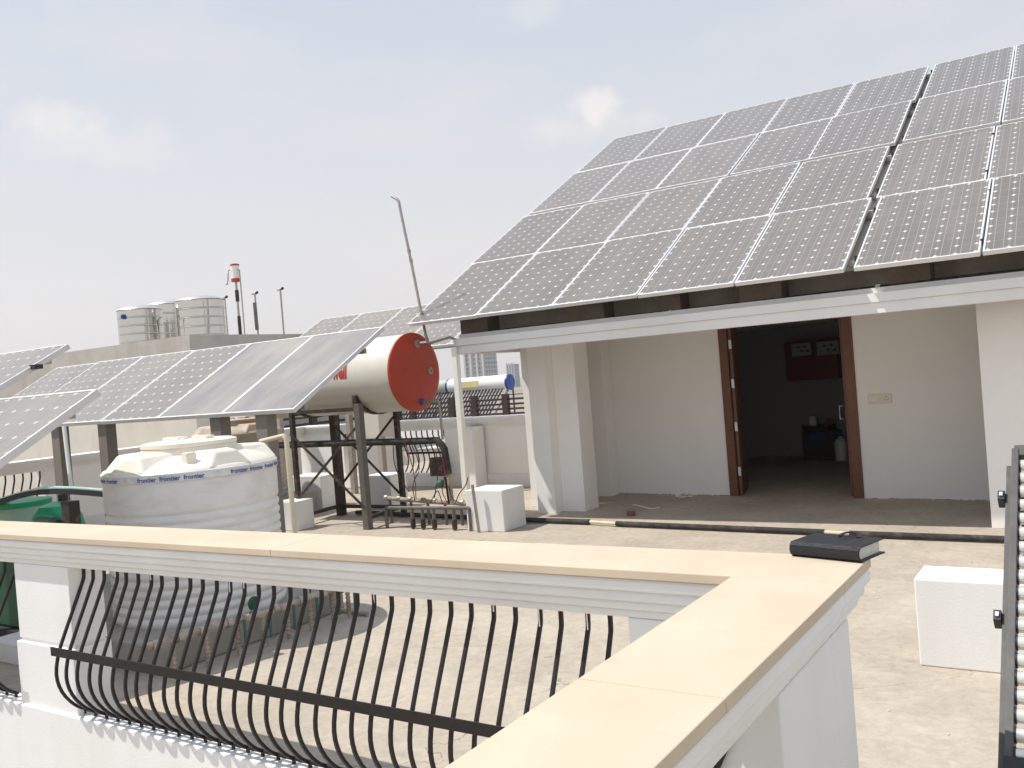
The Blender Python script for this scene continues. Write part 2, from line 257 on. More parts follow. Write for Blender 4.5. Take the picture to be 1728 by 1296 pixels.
# ------------------------------------------------------------------ mesh helpers
class MB:
    def __init__(s): s.v = []; s.f = []
    def add(s, vs, fs):
        o = len(s.v); s.v += [Vector(q) for q in vs]; s.f += [tuple(i+o for i in f) for f in fs]; return s
    def box(s, x0, x1, y0, y1, z0, z1):
        return s.add([(x0,y0,z0),(x1,y0,z0),(x1,y1,z0),(x0,y1,z0),(x0,y0,z1),(x1,y0,z1),(x1,y1,z1),(x0,y1,z1)],
                     [(0,3,2,1),(4,5,6,7),(0,1,5,4),(1,2,6,5),(2,3,7,6),(3,0,4,7)])
    def hexa(s, p):  # 8 points: bottom ring, top ring
        return s.add(p, [(0,3,2,1),(4,5,6,7),(0,1,5,4),(1,2,6,5),(2,3,7,6),(3,0,4,7)])
    def prism(s, ring, d):
        n = len(ring); d = Vector(d); vs = [Vector(q) for q in ring]; vs += [q+d for q in vs]
        fs = [tuple(range(n))[::-1], tuple(range(n, 2*n))] + [(i, (i+1) % n, n+(i+1) % n, n+i) for i in range(n)]
        return s.add(vs, fs)
    def sweep(s, path, prof, up=(0, 0, 1), closed=False):
        """prof: list of (a,b) offsets in the side / up frame"""
        P = [Vector(q) for q in path]; n = len(prof); U0 = Vector(up); rings = []
        for i, p in enumerate(P):
            d0 = (P[i]-P[i-1]).normalized() if i > 0 else None; d1 = (P[i+1]-P[i]).normalized() if i < len(P)-1 else None
            d = ((d0 or d1)+(d1 or d0)).normalized()
            u = U0 if abs(d.dot(U0)) < 0.95 else (Vector((1, 0, 0)) if abs(d.x) < 0.9 else Vector((0, 1, 0)))
            sd = d.cross(u).normalized(); uu = sd.cross(d).normalized()
            k = 1.0
            if d0 and d1: k = min(1/max(0.3, math.cos(d0.angle(d1)/2)), 1.6)
            rings.append([p + sd*a*k + uu*b*1.0 for a, b in prof])
        vs = [q for r in rings for q in r]; fs = []
        for i in range(len(P)-1):
            for j in range(n):
                fs.append((i*n+j, i*n+(j+1) % n, (i+1)*n+(j+1) % n, (i+1)*n+j))
        fs += [tuple(range(n))[::-1], tuple(range((len(P)-1)*n, len(P)*n))]
        return s.add(vs, fs)
    def tube(s, path, r, n=10, up=(0, 0, 1)):
        return s.sweep(path, [(r*math.cos(2*math.pi*i/n), r*math.sin(2*math.pi*i/n)) for i in range(n)], up)
    def bar(s, path, w, h, up=(0, 0, 1)):
        return s.sweep(path, [(-w/2, -h/2), (w/2, -h/2), (w/2, h/2), (-w/2, h/2)], up)
    def angle(s, path, w, t, up=(0, 0, 1), flip=1):  # L section
        return s.sweep(path, [(0, 0), (flip*w, 0), (flip*w, t), (flip*t, t), (flip*t, w), (0, w)], up)
    def lathe(s, prof, c=(0, 0, 0), n=48, axis='z', cap=True):
        vs = []; fs = []; c = Vector(c)
        for r, h in prof:
            for i in range(n):
                a = 2*math.pi*i/n
                if axis == 'z': q = Vector((r*math.cos(a), r*math.sin(a), h))
                else: q = Vector((h, r*math.cos(a), r*math.sin(a)))
                vs.append(c+q)
        for j in range(len(prof)-1):
            for i in range(n): fs.append((j*n+i, j*n+(i+1) % n, (j+1)*n+(i+1) % n, (j+1)*n+i))
        if cap: fs += [tuple(range(n))[::-1], tuple(range((len(prof)-1)*n, len(prof)*n))]
        return s.add(vs, fs)
    def build(s, name, m, parent=None, bevel=0, smooth=False, local=False, uv=None):
        me = bpy.data.meshes.new(name); me.from_pydata([tuple(q) for q in s.v], [], s.f)
        mm = m if isinstance(m, bpy.types.Material) else M_[m]
        me.materials.append(mm); me.validate(); me.update()
        import bmesh
        bm = bmesh.new(); bm.from_mesh(me); bmesh.ops.recalc_face_normals(bm, faces=bm.faces)
        if uv:
            lay = bm.loops.layers.uv.new('cells')
            for f in bm.faces:
                for l in f.loops: l[lay].uv = uv(l.vert.co)
        bm.to_mesh(me); bm.free()
        o = bpy.data.objects.new(name, me); COL.objects.link(o)
        if smooth:
            for p in me.polygons: p.use_smooth = True
            try:
                md = o.modifiers.new('edges', 'EDGE_SPLIT'); md.split_angle = math.radians(35)
            except Exception: pass
        if bevel:
            md = o.modifiers.new('bevel', 'BEVEL'); md.width = bevel; md.segments = 2; md.limit_method = 'ANGLE'; md.angle_limit = math.radians(40)
        if parent:
            o.parent = parent
            if not local: o.matrix_parent_inverse = PW(parent).inverted()
        return o
def PW(o):
    """world matrix of an object before the depsgraph has run"""
    return Matrix.LocRotScale(o.location, o.rotation_euler, o.scale) if o.parent is None else PW(o.parent) @ o.matrix_parent_inverse @ Matrix.LocRotScale(o.location, o.rotation_euler, o.scale)
def tag(o, label, cat, group=None):
    o['label'] = label; o['category'] = cat
    if group: o['group'] = group
    return o
def thing(name, label, cat, loc=(0, 0, 0), rot=(0, 0, 0), group=None):
    o = bpy.data.objects.new(name, None); COL.objects.link(o); o.location = loc; o.rotation_euler = rot
    o.empty_display_size = 0.1
    return tag(o, label, cat, group)
def struct(o): o['kind'] = 'structure'; return o
def kids(o): return [q for q in bpy.data.objects if q.parent is o]
def dup(o, loc=None, rot=None, label=None, group=None, par=None):
    c = o.copy(); COL.objects.link(c)
    if par is not None: c.parent = par
    if loc is not None: c.location = loc
    if rot is not None: c.rotation_euler = rot
    if label: c['label'] = label
    if group: c['group'] = group
    for k in kids(o): dup(k, par=c)
    return c
def text_mesh(txt, size, depth=0.0, bold=0.0):
    cu = bpy.data.curves.new('lettering', 'FONT'); cu.body = txt; cu.size = size; cu.extrude = depth; cu.offset = bold; cu.resolution_u = 6
    o = bpy.data.objects.new('lettering', cu); COL.objects.link(o)
    dg = bpy.context.evaluated_depsgraph_get(); me = bpy.data.meshes.new_from_object(o.evaluated_get(dg))
    bpy.data.objects.remove(o); return me
def subdiv_x(me, step):
    import bmesh
    bm = bmesh.new(); bm.from_mesh(me)
    xs = [v.co.x for v in bm.verts]; a, b = min(xs), max(xs); x = a+step
    while x < b:
        bmesh.ops.bisect_plane(bm, geom=bm.verts[:]+bm.edges[:]+bm.faces[:], plane_co=(x, 0, 0), plane_no=(1, 0, 0)); x += step
    ys = [v.co.y for v in bm.verts]; a, b = min(ys), max(ys); x = a+step
    while x < b:
        bmesh.ops.bisect_plane(bm, geom=bm.verts[:]+bm.edges[:]+bm.faces[:], plane_co=(0, x, 0), plane_no=(0, 1, 0)); x += step
    bm.to_mesh(me); bm.free()

# ------------------------------------------------------------------ ground, terrace deck
g = MB(); g.add([(-2500, -2500, -10), (2500, -2500, -10), (2500, 2500, -10), (-2500, 2500, -10)], [(0, 1, 2, 3)])
struct(g.build('ground', 'earth'))
PX0, PXI = -12.35, -12.05   # left edge parapet, outer / inner
f = MB()
f.add([(-12.30, 2.53, 0), (-0.66, 2.53, 0), (-0.66, -3, 0), (6, -3, 0), (6, 15.3, 0), (-12.30, 15.3, 0)], [(0, 1, 2, 3, 4, 5)])
struct(f.build('floor', 'floor'))
g = MB(); g.add([(-12.3, -6, -3.2), (-0.6, -6, -3.2), (-0.6, 2.6, -3.2), (-12.3, 2.6, -3.2)], [(0, 1, 2, 3)])
struct(g.build('courtyard_floor', 'floor'))
bl = thing('lower_storey', 'white lower storey walls carrying the roof terrace around the sunken court', 'building', (0, 0, -10))
b = MB(); b.box(-12.45, 6, 15.3, 15.5, -10, -0.02); b.box(5.8, 6.0, -3, 15.3, -10, -0.02); b.box(-12.45, -12.3, -6, 15.3, -10, -0.02); b.box(-0.5, 5.8, -3.2, -3.0, -10, -0.02)
b.build('wall', 'white', bl)

# ------------------------------------------------------------------ near parapet with sandstone coping
YF, YB, ZC = 2.46, 2.64, 0.214       # faces of the back run, curb top
XI, XO = -0.84, -0.66                # faces of the right run
LEND, REND = -9.2, -1.4
par = thing('parapet', 'white moulded parapet with sandstone coping turning the corner in the foreground', 'parapet', (-0.8, 2.5, 0))
b = MB(); b.box(LEND, -0.64, 2.432, 2.535, -3.2, ZC); b.box(LEND, -0.64, 2.5351, 2.66, -3.2, -0.02); b.box(-0.89, -0.64, REND, 2.431, -3.2, ZC-0.0)
b.build('curb', 'white', par, bevel=0.006)
def post_boxes(x0, x1, y0, y1, e=0.012):
    b = MB(); b.box(x0-e, x1+e, y0-e, y1+e, -0.01, 0.535); b.box(x0+0.006, x1-0.006, y0+0.006, y1-0.006, 0.53, 0.552)
    b.box(x0, x1, y0, y1, 0.549, 0.936); return b
post_boxes(-4.775, -4.285, YF, YB).build('post', 'white', par, bevel=0.004)
cp = MB(); e = 0.0
cp.box(-1.265, XO, YF, YB, -0.01, 0.936); cp.box(XI, XO, 1.99, YF-0.001, ZC+0.001, 0.936)
cp.build('post', 'white', par, bevel=0.004)
post_boxes(-8.9, -8.45, YF, YB).build('post', 'white', par, bevel=0.004)
pb = MB(); pb.box(XI, XO, -1.3, -0.9, ZC+0.001, 0.936); pb.build('post', 'white', par, bevel=0.004)
# entablature: stacked mouldings
mo = MB(); z = 1.071
for hgt, e in ((0.040, 0.058), (0.034, 0.043), (0.030, 0.026), (0.032, 0.0)):
    z0 = z-hgt
    mo.box(LEND, XO+e, YF-e, YB+e, z0, z); mo.box(XI-e, XO+e, REND, YF-e-0.0005, z0, z); z = z0
mo.build('moulding', 'white', par, bevel=0.010)
# coping slabs with joints
def slab(x0, x1, y0, y1): MB().box(x0, x1, y0, y1, 1.072, 1.100).build('coping_slab', 'stone', par, bevel=0.003)
xs = [LEND-0.05, -7.0, -4.9, -2.75, -0.60]
for a, c in zip(xs[:-1], xs[1:]): slab(a+0.001, c-0.001 if c != -0.60 else c, 2.392, 2.70)
ys = [REND, 0.35, 1.52, 2.390]
for a, c in zip(ys[:-1], ys[1:]): slab(-0.900, -0.600, a+0.001, c-0.001)

# railings: bulged bars, built once, local x along the bay, bulge towards -y, origin on curb top
BARP = [(0.04, 0.735), (0.039, 0.668), (0.034, 0.645), (-0.094, 0.385), (-0.121, 0.32), (-0.138, 0.245), (-0.133, 0.185), (-0.110, 0.125), (-0.070, 0.07), (-0.032, 0.035), (-0.008, 0.022)]
def smooth_path(p, n=3):
    q = [Vector(a) for a in p]
    for _ in range(n-1):
        r = [q[0]]
        for a, c in zip(q[:-1], q[1:]): r += [a*0.75+c*0.25, a*0.25+c*0.75]
        q = r+[q[-1]]
    return q
def railing(name, n, step, loc, rz, label, group, white_bar=None):
    t = thing(name, label, 'railing', loc, (0, 0, rz), group)
    path = smooth_path([(0, a, c) for a, c in BARP], 2)
    me = None
    for i in range(n):
        if me is None:
            o = MB().bar(path, 0.0135, 0.0135, up=(1, 0, 0)).build('bar', 'iron', t, bevel=0.002, local=True); me = o
        else:
            o = me.copy(); COL.objects.link(o); o.parent = t
        o.location = (i*step + random.uniform(-0.004, 0.004), 0, 0); o.rotation_euler = (random.uniform(-0.012, 0.012), 0, random.uniform(-0.02, 0.02))
    L = (n-1)*step
    MB().box(-0.02, L+0.03, -0.1435, -0.1375, 0.322, 0.365).build('flat_band', 'iron', t, bevel=0.0015, local=True)
    bt = MB(); bt.box(-0.02, L+0.02, -0.018, -0.004, 0.016, 0.030)
    for i in range(n): bt.box(i*step-0.006, i*step+0.006, -0.017, -0.005, -0.001, 0.017)
    bt.build('bottom_rail', 'iron', t, bevel=0.0015, local=True)
    return t
G_R = 'black wrought iron railings of the near parapet'
railing('balcony_railing', 33, 0.0912, (-4.278, 2.495, ZC), 0, 'long black bulged railing below the coping in the centre foreground', G_R)
railing('balcony_railing', 36, 0.0912, (-8.1, 2.495, ZC), 0, 'black bulged railing at the far left edge, behind the parapet post', G_R)
railing('balcony_railing', 28, 0.0912, (-0.80, 1.985, ZC), -math.pi/2, 'black bulged railing mostly hidden under the right-hand coping at the bottom', G_R)
# smears of white paint on bar tops and base plates
sm = MB()
for i in (3, 6, 12, 13, 21, 27, 29, 31):
    x = -4.278+i*0.0912
    sm.box(x+0.0035, x+0.0075, 2.526, 2.5285, ZC+0.735-random.uniform(0.05, 0.11), ZC+0.735)
tag(sm.build('paint_smear', 'whitegloss'), 'dried white paint drips on the upper ends of the black railing bars', 'paint')

# ------------------------------------------------------------------ diary on the coping corner
da = at(1332, 940, z=1.1); db = at(1447, 952, z=1.1)
dv = (db-da); ang = math.atan2(dv.y, dv.x); Ld = 0.215
di = thing('diary', 'black leather diary lying closed on the sandstone coping corner', 'diary', (da.x, da.y+0.004, 1.1005), (0, 0, ang))
Wd, Td = 0.155, 0.044
ring = [(0, 0.012, 0.003), (0, 0.004, 0.008), (0, 0.0, 0.020), (0, 0.003, 0.035), (0, 0.013, Td), (0, Wd, Td), (0, Wd, Td-0.004), (0, 0.014, Td-0.004), (0, 0.006, 0.032), (0, 0.004, 0.020), (0, 0.006, 0.009), (0, 0.014, 0.004), (0, Wd+0.004, 0.004), (0, Wd+0.004, 0.0), (0, 0.012, 0.0)]
MB().prism(ring, (Ld, 0, 0)).build('cover', 'leather', di, bevel=0.0012, local=True)
MB().box(0.004, Ld-0.012, 0.012, Wd-0.008, 0.0045, Td-0.0045).build('page_block', 'paper', di, local=True)
MB().box(Ld*0.74, Ld*0.74+0.0012, 0.013, Wd-0.001, Td+0.0002, Td+0.0008).build('stitching', 'stitch', di, local=True)
MB().box(Ld*0.77, Ld*0.77+0.0012, 0.013, Wd-0.001, Td+0.0002, Td+0.0008).build('stitching', 'stitch', di, local=True)
MB().bar(smooth_path([(0.095, Wd-0.03, Td+0.002), (0.10, Wd-0.01, Td+0.009), (0.125, Wd+0.004, Td+0.010), (0.15, Wd-0.01, Td+0.006), (0.155, Wd-0.03, Td+0.002)], 3), 0.012, 0.003).build('clasp_strap', 'leather', di, local=True)

# ------------------------------------------------------------------ solar panels
def make_panel(name, wdt, lng, nu, nv, glass, frame, label, group, loc, tilt, th=0.04, rz=0):
    """local: x across, y up the slope, z normal; origin bottom-left"""
    t = thing(name, label, 'solar panel', loc, (tilt, 0, rz), group)
    fw = 0.016
    fr = MB(); fr.box(0, wdt, 0, fw, -th, 0); fr.box(0, wdt, lng-fw, lng, -th, 0); fr.box(0, fw, fw, lng-fw, -th, 0); fr.box(wdt-fw, wdt, fw, lng-fw, -th, 0)
    fr.build('frame', frame, t, bevel=0.0015, local=True)
    mg = 0.018
    def uv(co): return ((co.x-fw-mg)/(wdt-2*fw-2*mg)*nu, (co.y-fw-mg)/(lng-2*fw-2*mg)*nv)
    MB().box(fw, wdt-fw, fw, lng-fw, -0.012, -0.004).build('glass', glass, t, local=True, uv=uv)
    MB().box(wdt/2-0.07, wdt/2+0.07, lng*0.85, lng*0.85+0.09, -0.034, -0.0125).build('junction_box', 'blackplastic', t, local=True)
    return t
# main roof array: rows fitted to the photograph (x of the column line 0, y and z of the bottom edge)
TILT = 0.4979; PL, PWd, PITCH_X = 1.650, 0.990, 1.010
Y0, Z0, X0 = 8.331, 1.70+0.700, -1.895
SL = 1.6687
proto = make_panel('solar_panel', PWd, PL, 6, 10, 'mono', 'alu', '', 'solar panels of the main roof array', (0, 0, 0), TILT)
first = True
ORD = ['lowest', 'second', 'third', 'top']
COLN = {-5: 'leftmost', -4: 'second from the left', -3: 'third from the left', -2: 'fourth from the left', -1: 'fifth from the left', 0: 'sixth from the left', 1: 'right edge, cut off,'}
# lateral offsets of every panel from a perfect grid, read on the array plane
XJ = {0: [0.06, 0.045, 0.03, 0.02, 0.02, 0.085, 0.085], 1: [0.0, -0.01, -0.02, -0.03, -0.03, 0.035, 0.03],
      2: [0.08, 0.065, 0.045, 0.06, 0.025, 0.085, 0.08], 3: [0.12, 0.105, 0.09, 0.07, 0.055, 0.115, 0.11]}
for j in range(4):
    for k in range(-5, 2):
        lab = '%s panel in the %s row of the roof array' % (COLN[k], ORD[j])
        x = X0 + k*PITCH_X + XJ[j][k+5]
        s = j*SL + (random.uniform(-0.004, 0.004))
        y = Y0 + s*math.cos(TILT); zz = Z0 + s*math.sin(TILT) + (0, 0, 0.02, 0.015)[j] + random.uniform(-0.003, 0.003)
        rot = (TILT + (0.010 if j == 0 else 0) + random.uniform(-0.004, 0.004), random.uniform(-0.003, 0.003), random.uniform(-0.003, 0.003))
        if first:
            o = proto; o.location = (x, y, zz); o.rotation_euler = rot; o['label'] = lab; first = False
        else: dup(proto, (x, y, zz), rot, lab)
# left ground array B
BX, BY, BZ, BP, BL, BT = -5.93, 5.55, 1.70-0.145, 0.963, 1.452, 0.52
pm = None
BN = ['fourth from the end', 'fifth from the end', 'sixth from the end', 'last and partly hidden']
for i in range(-6, 0):
    x = BX + i*BP; jz = (0, 0, 0.0, 0.0)[0]
    if i >= -2:
        lab = 'blotchy blue-grey polycrystalline panel at the right end, beside the geyser' if i == -1 else 'blotchy polycrystalline panel second from the geyser end'
        if i == -2: pp = make_panel('solar_panel', BP-0.008, BL, 6, 10, 'poly', 'alud', lab, 'solar panels of the left terrace array', (x, BY, BZ), BT)
        else: dup(pp, (x, BY, BZ), (BT, 0, 0), lab)
    else:
        lab = ['monocrystalline panel at the far left end, partly behind a nearer panel', 'dusty panel fifth from the geyser, behind the near left panel', 'dusty panel fourth from the geyser, above the large water tank', 'dusty panel third from the geyser, next to the polycrystalline pair'][i+6]
        if pm is None: pm = make_panel('solar_panel', BP-0.006, BL, 6, 9, 'mono_dusty', 'alud', lab, 'solar panels of the left terrace array', (x, BY, BZ), BT)
        else: dup(pm, (x, BY, BZ+(-6-i)*0.004+0.012), (BT, 0, 0), lab)
# near-left landscape panels C
c2 = make_panel('solar_panel', 1.80, 1.06, 10, 6, 'mono_dusty', 'alud', 'nearest panel at the left edge, its thick side frame sloping to the lower left', 'nearest solar panels at the left', (0, 0, 0), 0.528, th=0.05)
c2.location = (-5.563-1.80, 3.5-1.06*math.cos(0.528), 1.825-1.06*math.sin(0.528))
c1 = dup(c2, label='upper panel at the left edge with a dark clamp on its side frame', rot=(0.497, 0, 0))
c1.location = (-8.03-1.80, 4.8-1.06*math.cos(0.497), 2.314-1.06*math.sin(0.497))
cl_ = MB(); q = at(62, 619, x=-8.02); cl_.box(-8.05, -7.97, q.y-0.05, q.y+0.03, q.z-0.02, q.z+0.02); cl_.build('clamp', 'blackplastic', c1)
# array D behind the geyser
DX, DY, DZ, DP, DT = -11.95, 10.60, 2.22, 0.985, 0.49
lab = ['leftmost panel of the distant array behind the geyser', 'second panel of the distant array behind the geyser', 'third panel of the distant array, left of the vent pipe', 'fourth panel of the distant array, behind the vent pipe', 'fifth panel of the distant array, beside the roof fascia corner']
for i in range(5):
    if i == 0: pd = make_panel('solar_panel', 0.97, 1.65, 6, 10, 'mono_dusty', 'alud', lab[0], 'solar panels of the distant array', (DX, DY, DZ), DT)
    else: dup(pd, (DX+i*DP, DY, DZ), (DT, 0, 0), lab[i])

# ------------------------------------------------------------------ mounting frames
fr = thing('panel_frame', 'grey posts and rails carrying the left terrace panels', 'mounting frame', (-9, 6, 0), group='frames under the solar panels')
for px, py in ((101, 722), (180, 719), (371, 707), (448, 697)):
    q = at(px, py, y=5.66)
    MB().box(q.x-0.075, q.x+0.075, 5.60, 5.72, 0, BZ-0.02).build('post', 'post', fr, bevel=0.004)
for q in (-11.6,):
    MB().box(q-0.035, q+0.035, 6.62, 6.69, 0, BZ+0.50).build('rear_post', 'post', fr)
for s_ in (0.2, 1.15):
    y = BY+s_*math.cos(BT); zz = BZ+s_*math.sin(BT)-0.085
    MB().box(BX-6*BP+0.03, BX-0.03, y-0.02, y+0.02, zz-0.025, zz+0.025).build('purlin', 'galv', fr)
fc = thing('panel_frame', 'galvanised legs under the nearest left panels', 'mounting frame', (-7, 3.2, 0), group='frames under the solar panels')
for x, y in ((-7.05, 3.35), (-7.3, 3.35), (-7.05, 2.78), (-7.3, 2.78)):
    MB().box(x-0.025, x+0.025, y-0.025, y+0.025, 0, 1.825-(3.5-y)*math.tan(0.528)-0.075).build('leg', 'galv', fc)
for y in (3.35, 2.78):
    zz = 1.825-(3.5-y)*math.tan(0.528)-0.076
    MB().box(-7.3, -5.62, y-0.02, y+0.02, zz-0.02, zz+0.02).build('purlin', 'galv', fc)
fc = thing('panel_frame', 'galvanised legs under the upper left panel', 'mounting frame', (-9, 4.5, 0), group='frames under the solar panels')
for x in (-9.75, -9.4):
    for y in (4.65, 4.1):
        MB().box(x-0.025, x+0.025, y-0.025, y+0.025, 0, 2.314-(4.8-y)*math.tan(0.497)-0.075).build('leg', 'galv', fc)
for y in (4.65, 4.1):
    zz = 2.314-(4.8-y)*math.tan(0.497)-0.076; MB().box(-9.8, -8.1, y-0.02, y+0.02, zz-0.02, zz+0.02).build('purlin', 'galv', fc)
fd = thing('panel_frame', 'pale square posts holding up the distant panel array', 'mounting frame', (-8, 10.66, 0), group='frames under the solar panels')
for x, y, hh in ((-7.98, 10.70, 2.16), (-10.2, 10.70, 2.16), (-11.8, 10.70, 2.16), (-10.4, 11.95, 2.82), (-11.8, 11.95, 2.82)):
    MB().box(x-0.043, x+0.043, y-0.043, y+0.043, 0, hh).build('post', 'whitegloss' if x > -8 and y < 11 else 'galv', fd, bevel=0.004)
for y, zz in ((10.72, 2.20), (11.93, 2.84)): MB().box(DX, DX+5*DP, y-0.02, y+0.02, zz-0.03, zz+0.03-0.005).build('purlin', 'galv', fd)

# ------------------------------------------------------------------ house with porch
ho = thing('roof_room', 'white roof-top room with an open doorway, porch pillars and moulded fascia', 'building', (-3.5, 9.5, 0))
ZCe = 2.12
# front wall slightly skewed, with doorway
wl = Vector((-5.66, 10.88)); wr = Vector((5.8, 10.05))
def wy(x): return wl.y + (x-wl.x)*(wr.y-wl.y)/(wr.x-wl.x)
DL, DR = -3.985, -2.38    # outer edges of door frame
def wallseg(b, x0, x1, z0, z1, th=0.2):
    b.hexa([(x0, wy(x0), z0), (x1, wy(x1), z0), (x1, wy(x1)+th, z0), (x0, wy(x0)+th, z0), (x0, wy(x0), z1), (x1, wy(x1), z1), (x1, wy(x1)+th, z1), (x0, wy(x0)+th, z1)])
b = MB(); wallseg(b, -5.8, DL, 0, ZCe); wallseg(b, DR, 5.8, 0, ZCe)
b.build('front_wall', 'wall', ho)
b = MB(); b.box(-6.0, -5.8, 10.95, 15.2, 0, 3.4); b.box(-6.0, 5.8, 15.2, 15.3, 0, 3.4); b.box(5.8, 6.0, 9.9, 15.2, 0, 3.4)
b.build('outer_wall', 'wall', ho)
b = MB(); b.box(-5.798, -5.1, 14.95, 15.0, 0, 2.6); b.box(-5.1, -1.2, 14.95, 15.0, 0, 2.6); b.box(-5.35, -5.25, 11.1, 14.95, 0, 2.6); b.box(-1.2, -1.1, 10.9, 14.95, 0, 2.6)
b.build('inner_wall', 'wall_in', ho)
# ceiling of room and porch
b = MB(); b.box(-6.35, 5.8, 8.62, 15.2, ZCe, ZCe+0.10); b.build('ceiling', 'wall', ho)
# pillars
def pil(x0, x1, y0, y1): MB().box(x0, x1, y0, y1, 0.0, ZCe-0.001).build('pillar', 'wall', ho, bevel=0.004)
pil(-5.87, -5.62, 9.29, 9.80); pil(-5.619, -5.31, 9.46, 9.80)
b = MB(); b.box(-5.80, -5.55, 10.62, 10.87, 0, ZCe-0.001); b.build('pilaster', 'wall', ho, bevel=0.004)
pil(-0.953, -0.45, 9.02, 9.5)
MB().box(-6.25, -5.99, 9.75, 10.6, 0, ZCe-0.001).build('pillar', 'wall', ho, bevel=0.004)
pil(2.6, 3.1, 9.0, 9.5)
MB().box(-0.449, 5.7, 9.20, 9.32, 0, ZCe-0.002).build('pillar', 'wall', ho)
# fascia with rounded left end: profile swept round the corner
def fasc(z0, z1, e, mname='white', name='fascia', zin=0.0):
    R = 0.20; xl = -6.42-e; yf = 8.50-e; path = [(5.9, yf)]
    for i in range(0, 9):
        a = math.pi/2*i/8; path.append((xl+R-R*math.sin(a), yf+R-R*math.cos(a)))
    path.append((xl, 12.2)); inn = [(x, y) for x, y in path]
    th = 0.14+e; ip = [(5.9, yf+th)]
    for i in range(0, 9):
        a = math.pi/2*i/8; r = max(0.03, R-th); ip.append((xl+th+r-r*math.sin(a), yf+th+r-r*math.cos(a)))
    ip.append((xl+th, 12.2))
    b = MB(); n = len(path); vs = [(x, y, z0) for x, y in path]+[(x, y, z0) for x, y in ip]+[(x, y, z1) for x, y in path]+[(x, y, z1) for x, y in ip]; fs = []
    for i in range(n-1):
        fs += [(i, i+1, 2*n+i+1, 2*n+i), (n+i, 3*n+i, 3*n+i+1, n+i+1), (i, n+i, n+i+1, i+1), (2*n+i, 2*n+i+1, 3*n+i+1, 3*n+i)]
    fs += [(0, 2*n, 3*n, n), (n-1, 2*n-1, 4*n-1, 3*n-1)]
    b.add(vs, fs); return b
f1 = fasc(1.988, 2.082, 0.0); f2 = fasc(2.085, 2.166, 0.018); f3 = fasc(2.081, 2.086, -0.006)
o1 = f1.build('fascia', 'white', ho, smooth=True); o2 = f2.build('fascia_cap', 'white', ho, smooth=True); f3.build('fascia_groove', 'wall', ho, smooth=True)
# gutter floor, upstand beam, projecting rafter blocks
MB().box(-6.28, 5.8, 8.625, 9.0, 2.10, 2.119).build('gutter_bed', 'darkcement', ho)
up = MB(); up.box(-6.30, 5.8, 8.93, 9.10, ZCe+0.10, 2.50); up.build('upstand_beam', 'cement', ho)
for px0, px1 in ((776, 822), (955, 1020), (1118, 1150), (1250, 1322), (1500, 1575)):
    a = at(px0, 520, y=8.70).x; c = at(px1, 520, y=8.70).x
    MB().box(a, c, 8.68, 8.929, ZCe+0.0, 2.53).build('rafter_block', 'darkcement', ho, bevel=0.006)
# pitched concrete roof beneath the panels
nrm = Vector((0, -math.sin(TILT), math.cos(TILT))); dirs = Vector((0, math.cos(TILT), math.sin(TILT)))
base = Vector((0, Y0, Z0)) - nrm*0.215 + dirs*0.42
top = base + dirs*6.1
rb = MB(); rb.hexa([(-6.30, base.y, base.z), (5.8, base.y, base.z), (5.8, top.y, top.z), (-6.3+0.0, top.y, top.z)] + [tuple(Vector(q)+nrm*0.10) for q in ((-6.30, base.y, base.z), (5.8, base.y, base.z), (5.8, top.y, top.z), (-6.3, top.y, top.z))])
rb.build('roof_slab', 'roofslab', ho)
gb = MB(); gb.prism([(-6.25, 9.0, 2.25), (-6.25, 13.9, 2.25), (-6.25, 13.9, top.z-0.1), (-6.25, base.y+0.15, base.z+0.0)], (0.1, 0, 0)); gb.build('gable_wall', 'wall', ho)
MB().box(-6.25, 5.8, 14.0, 14.15, 2.25, top.z-0.12).build('back_wall', 'wall', ho)
# rails carrying the panels
rf = thing('panel_frame', 'steel rails and clamps between the main roof panels and the concrete roof', 'mounting frame', (-3, 9, 2.4), group='frames under the solar panels')
for j in range(4):
    for s_ in (0.25, 1.38):
        p = Vector((0, Y0, Z0)) + dirs*(j*SL+s_) - nrm*0.072
        a = MB(); a.sweep([(X0-5*PITCH_X+0.02, p.y, p.z), (X0+2*PITCH_X+0.1, p.y, p.z)], [(-0.02, -0.028), (0.02, -0.028), (0.02, 0.028), (-0.02, 0.028)])
        a.build('rail', 'galv', rf)
for j in range(4):
    for s_ in (0.25, 1.38):
        p = Vector((0, Y0, Z0)) + dirs*(j*SL+s_)
        for k in (0, 1):
            x = X0+k*PITCH_X+XJ[j][k+5]-0.018; MB().box(x-0.012, x+0.010, p.y-0.025, p.y+0.025, p.z-0.05, p.z+0.002).build('clamp', 'blackplastic', rf)
# black pipe lying in the gutter
pp_ = MB(); pp_.tube([(-5.9, 8.70, 2.205), (-3.5, 8.70, 2.20), (-1.0, 8.69, 2.215), (5.7, 8.69, 2.215)], 0.033, 12)
gp = thing('insulated_pipe', 'black insulated pipe lying on top of the white fascia under the roof panels', 'pipe', (-3, 8.7, 2.2))
pp_.build('sleeve', 'foam', gp, smooth=True)
bj = MB(); bj.tube([(-3.72, 8.70, 2.201), (-3.69, 8.70, 2.201)], 0.038, 12); bj.tube([(-1.71, 8.695, 2.211), (-1.67, 8.695, 2.211)], 0.038, 12); bj.build('joint_tape', 'alu', gp, smooth=True)

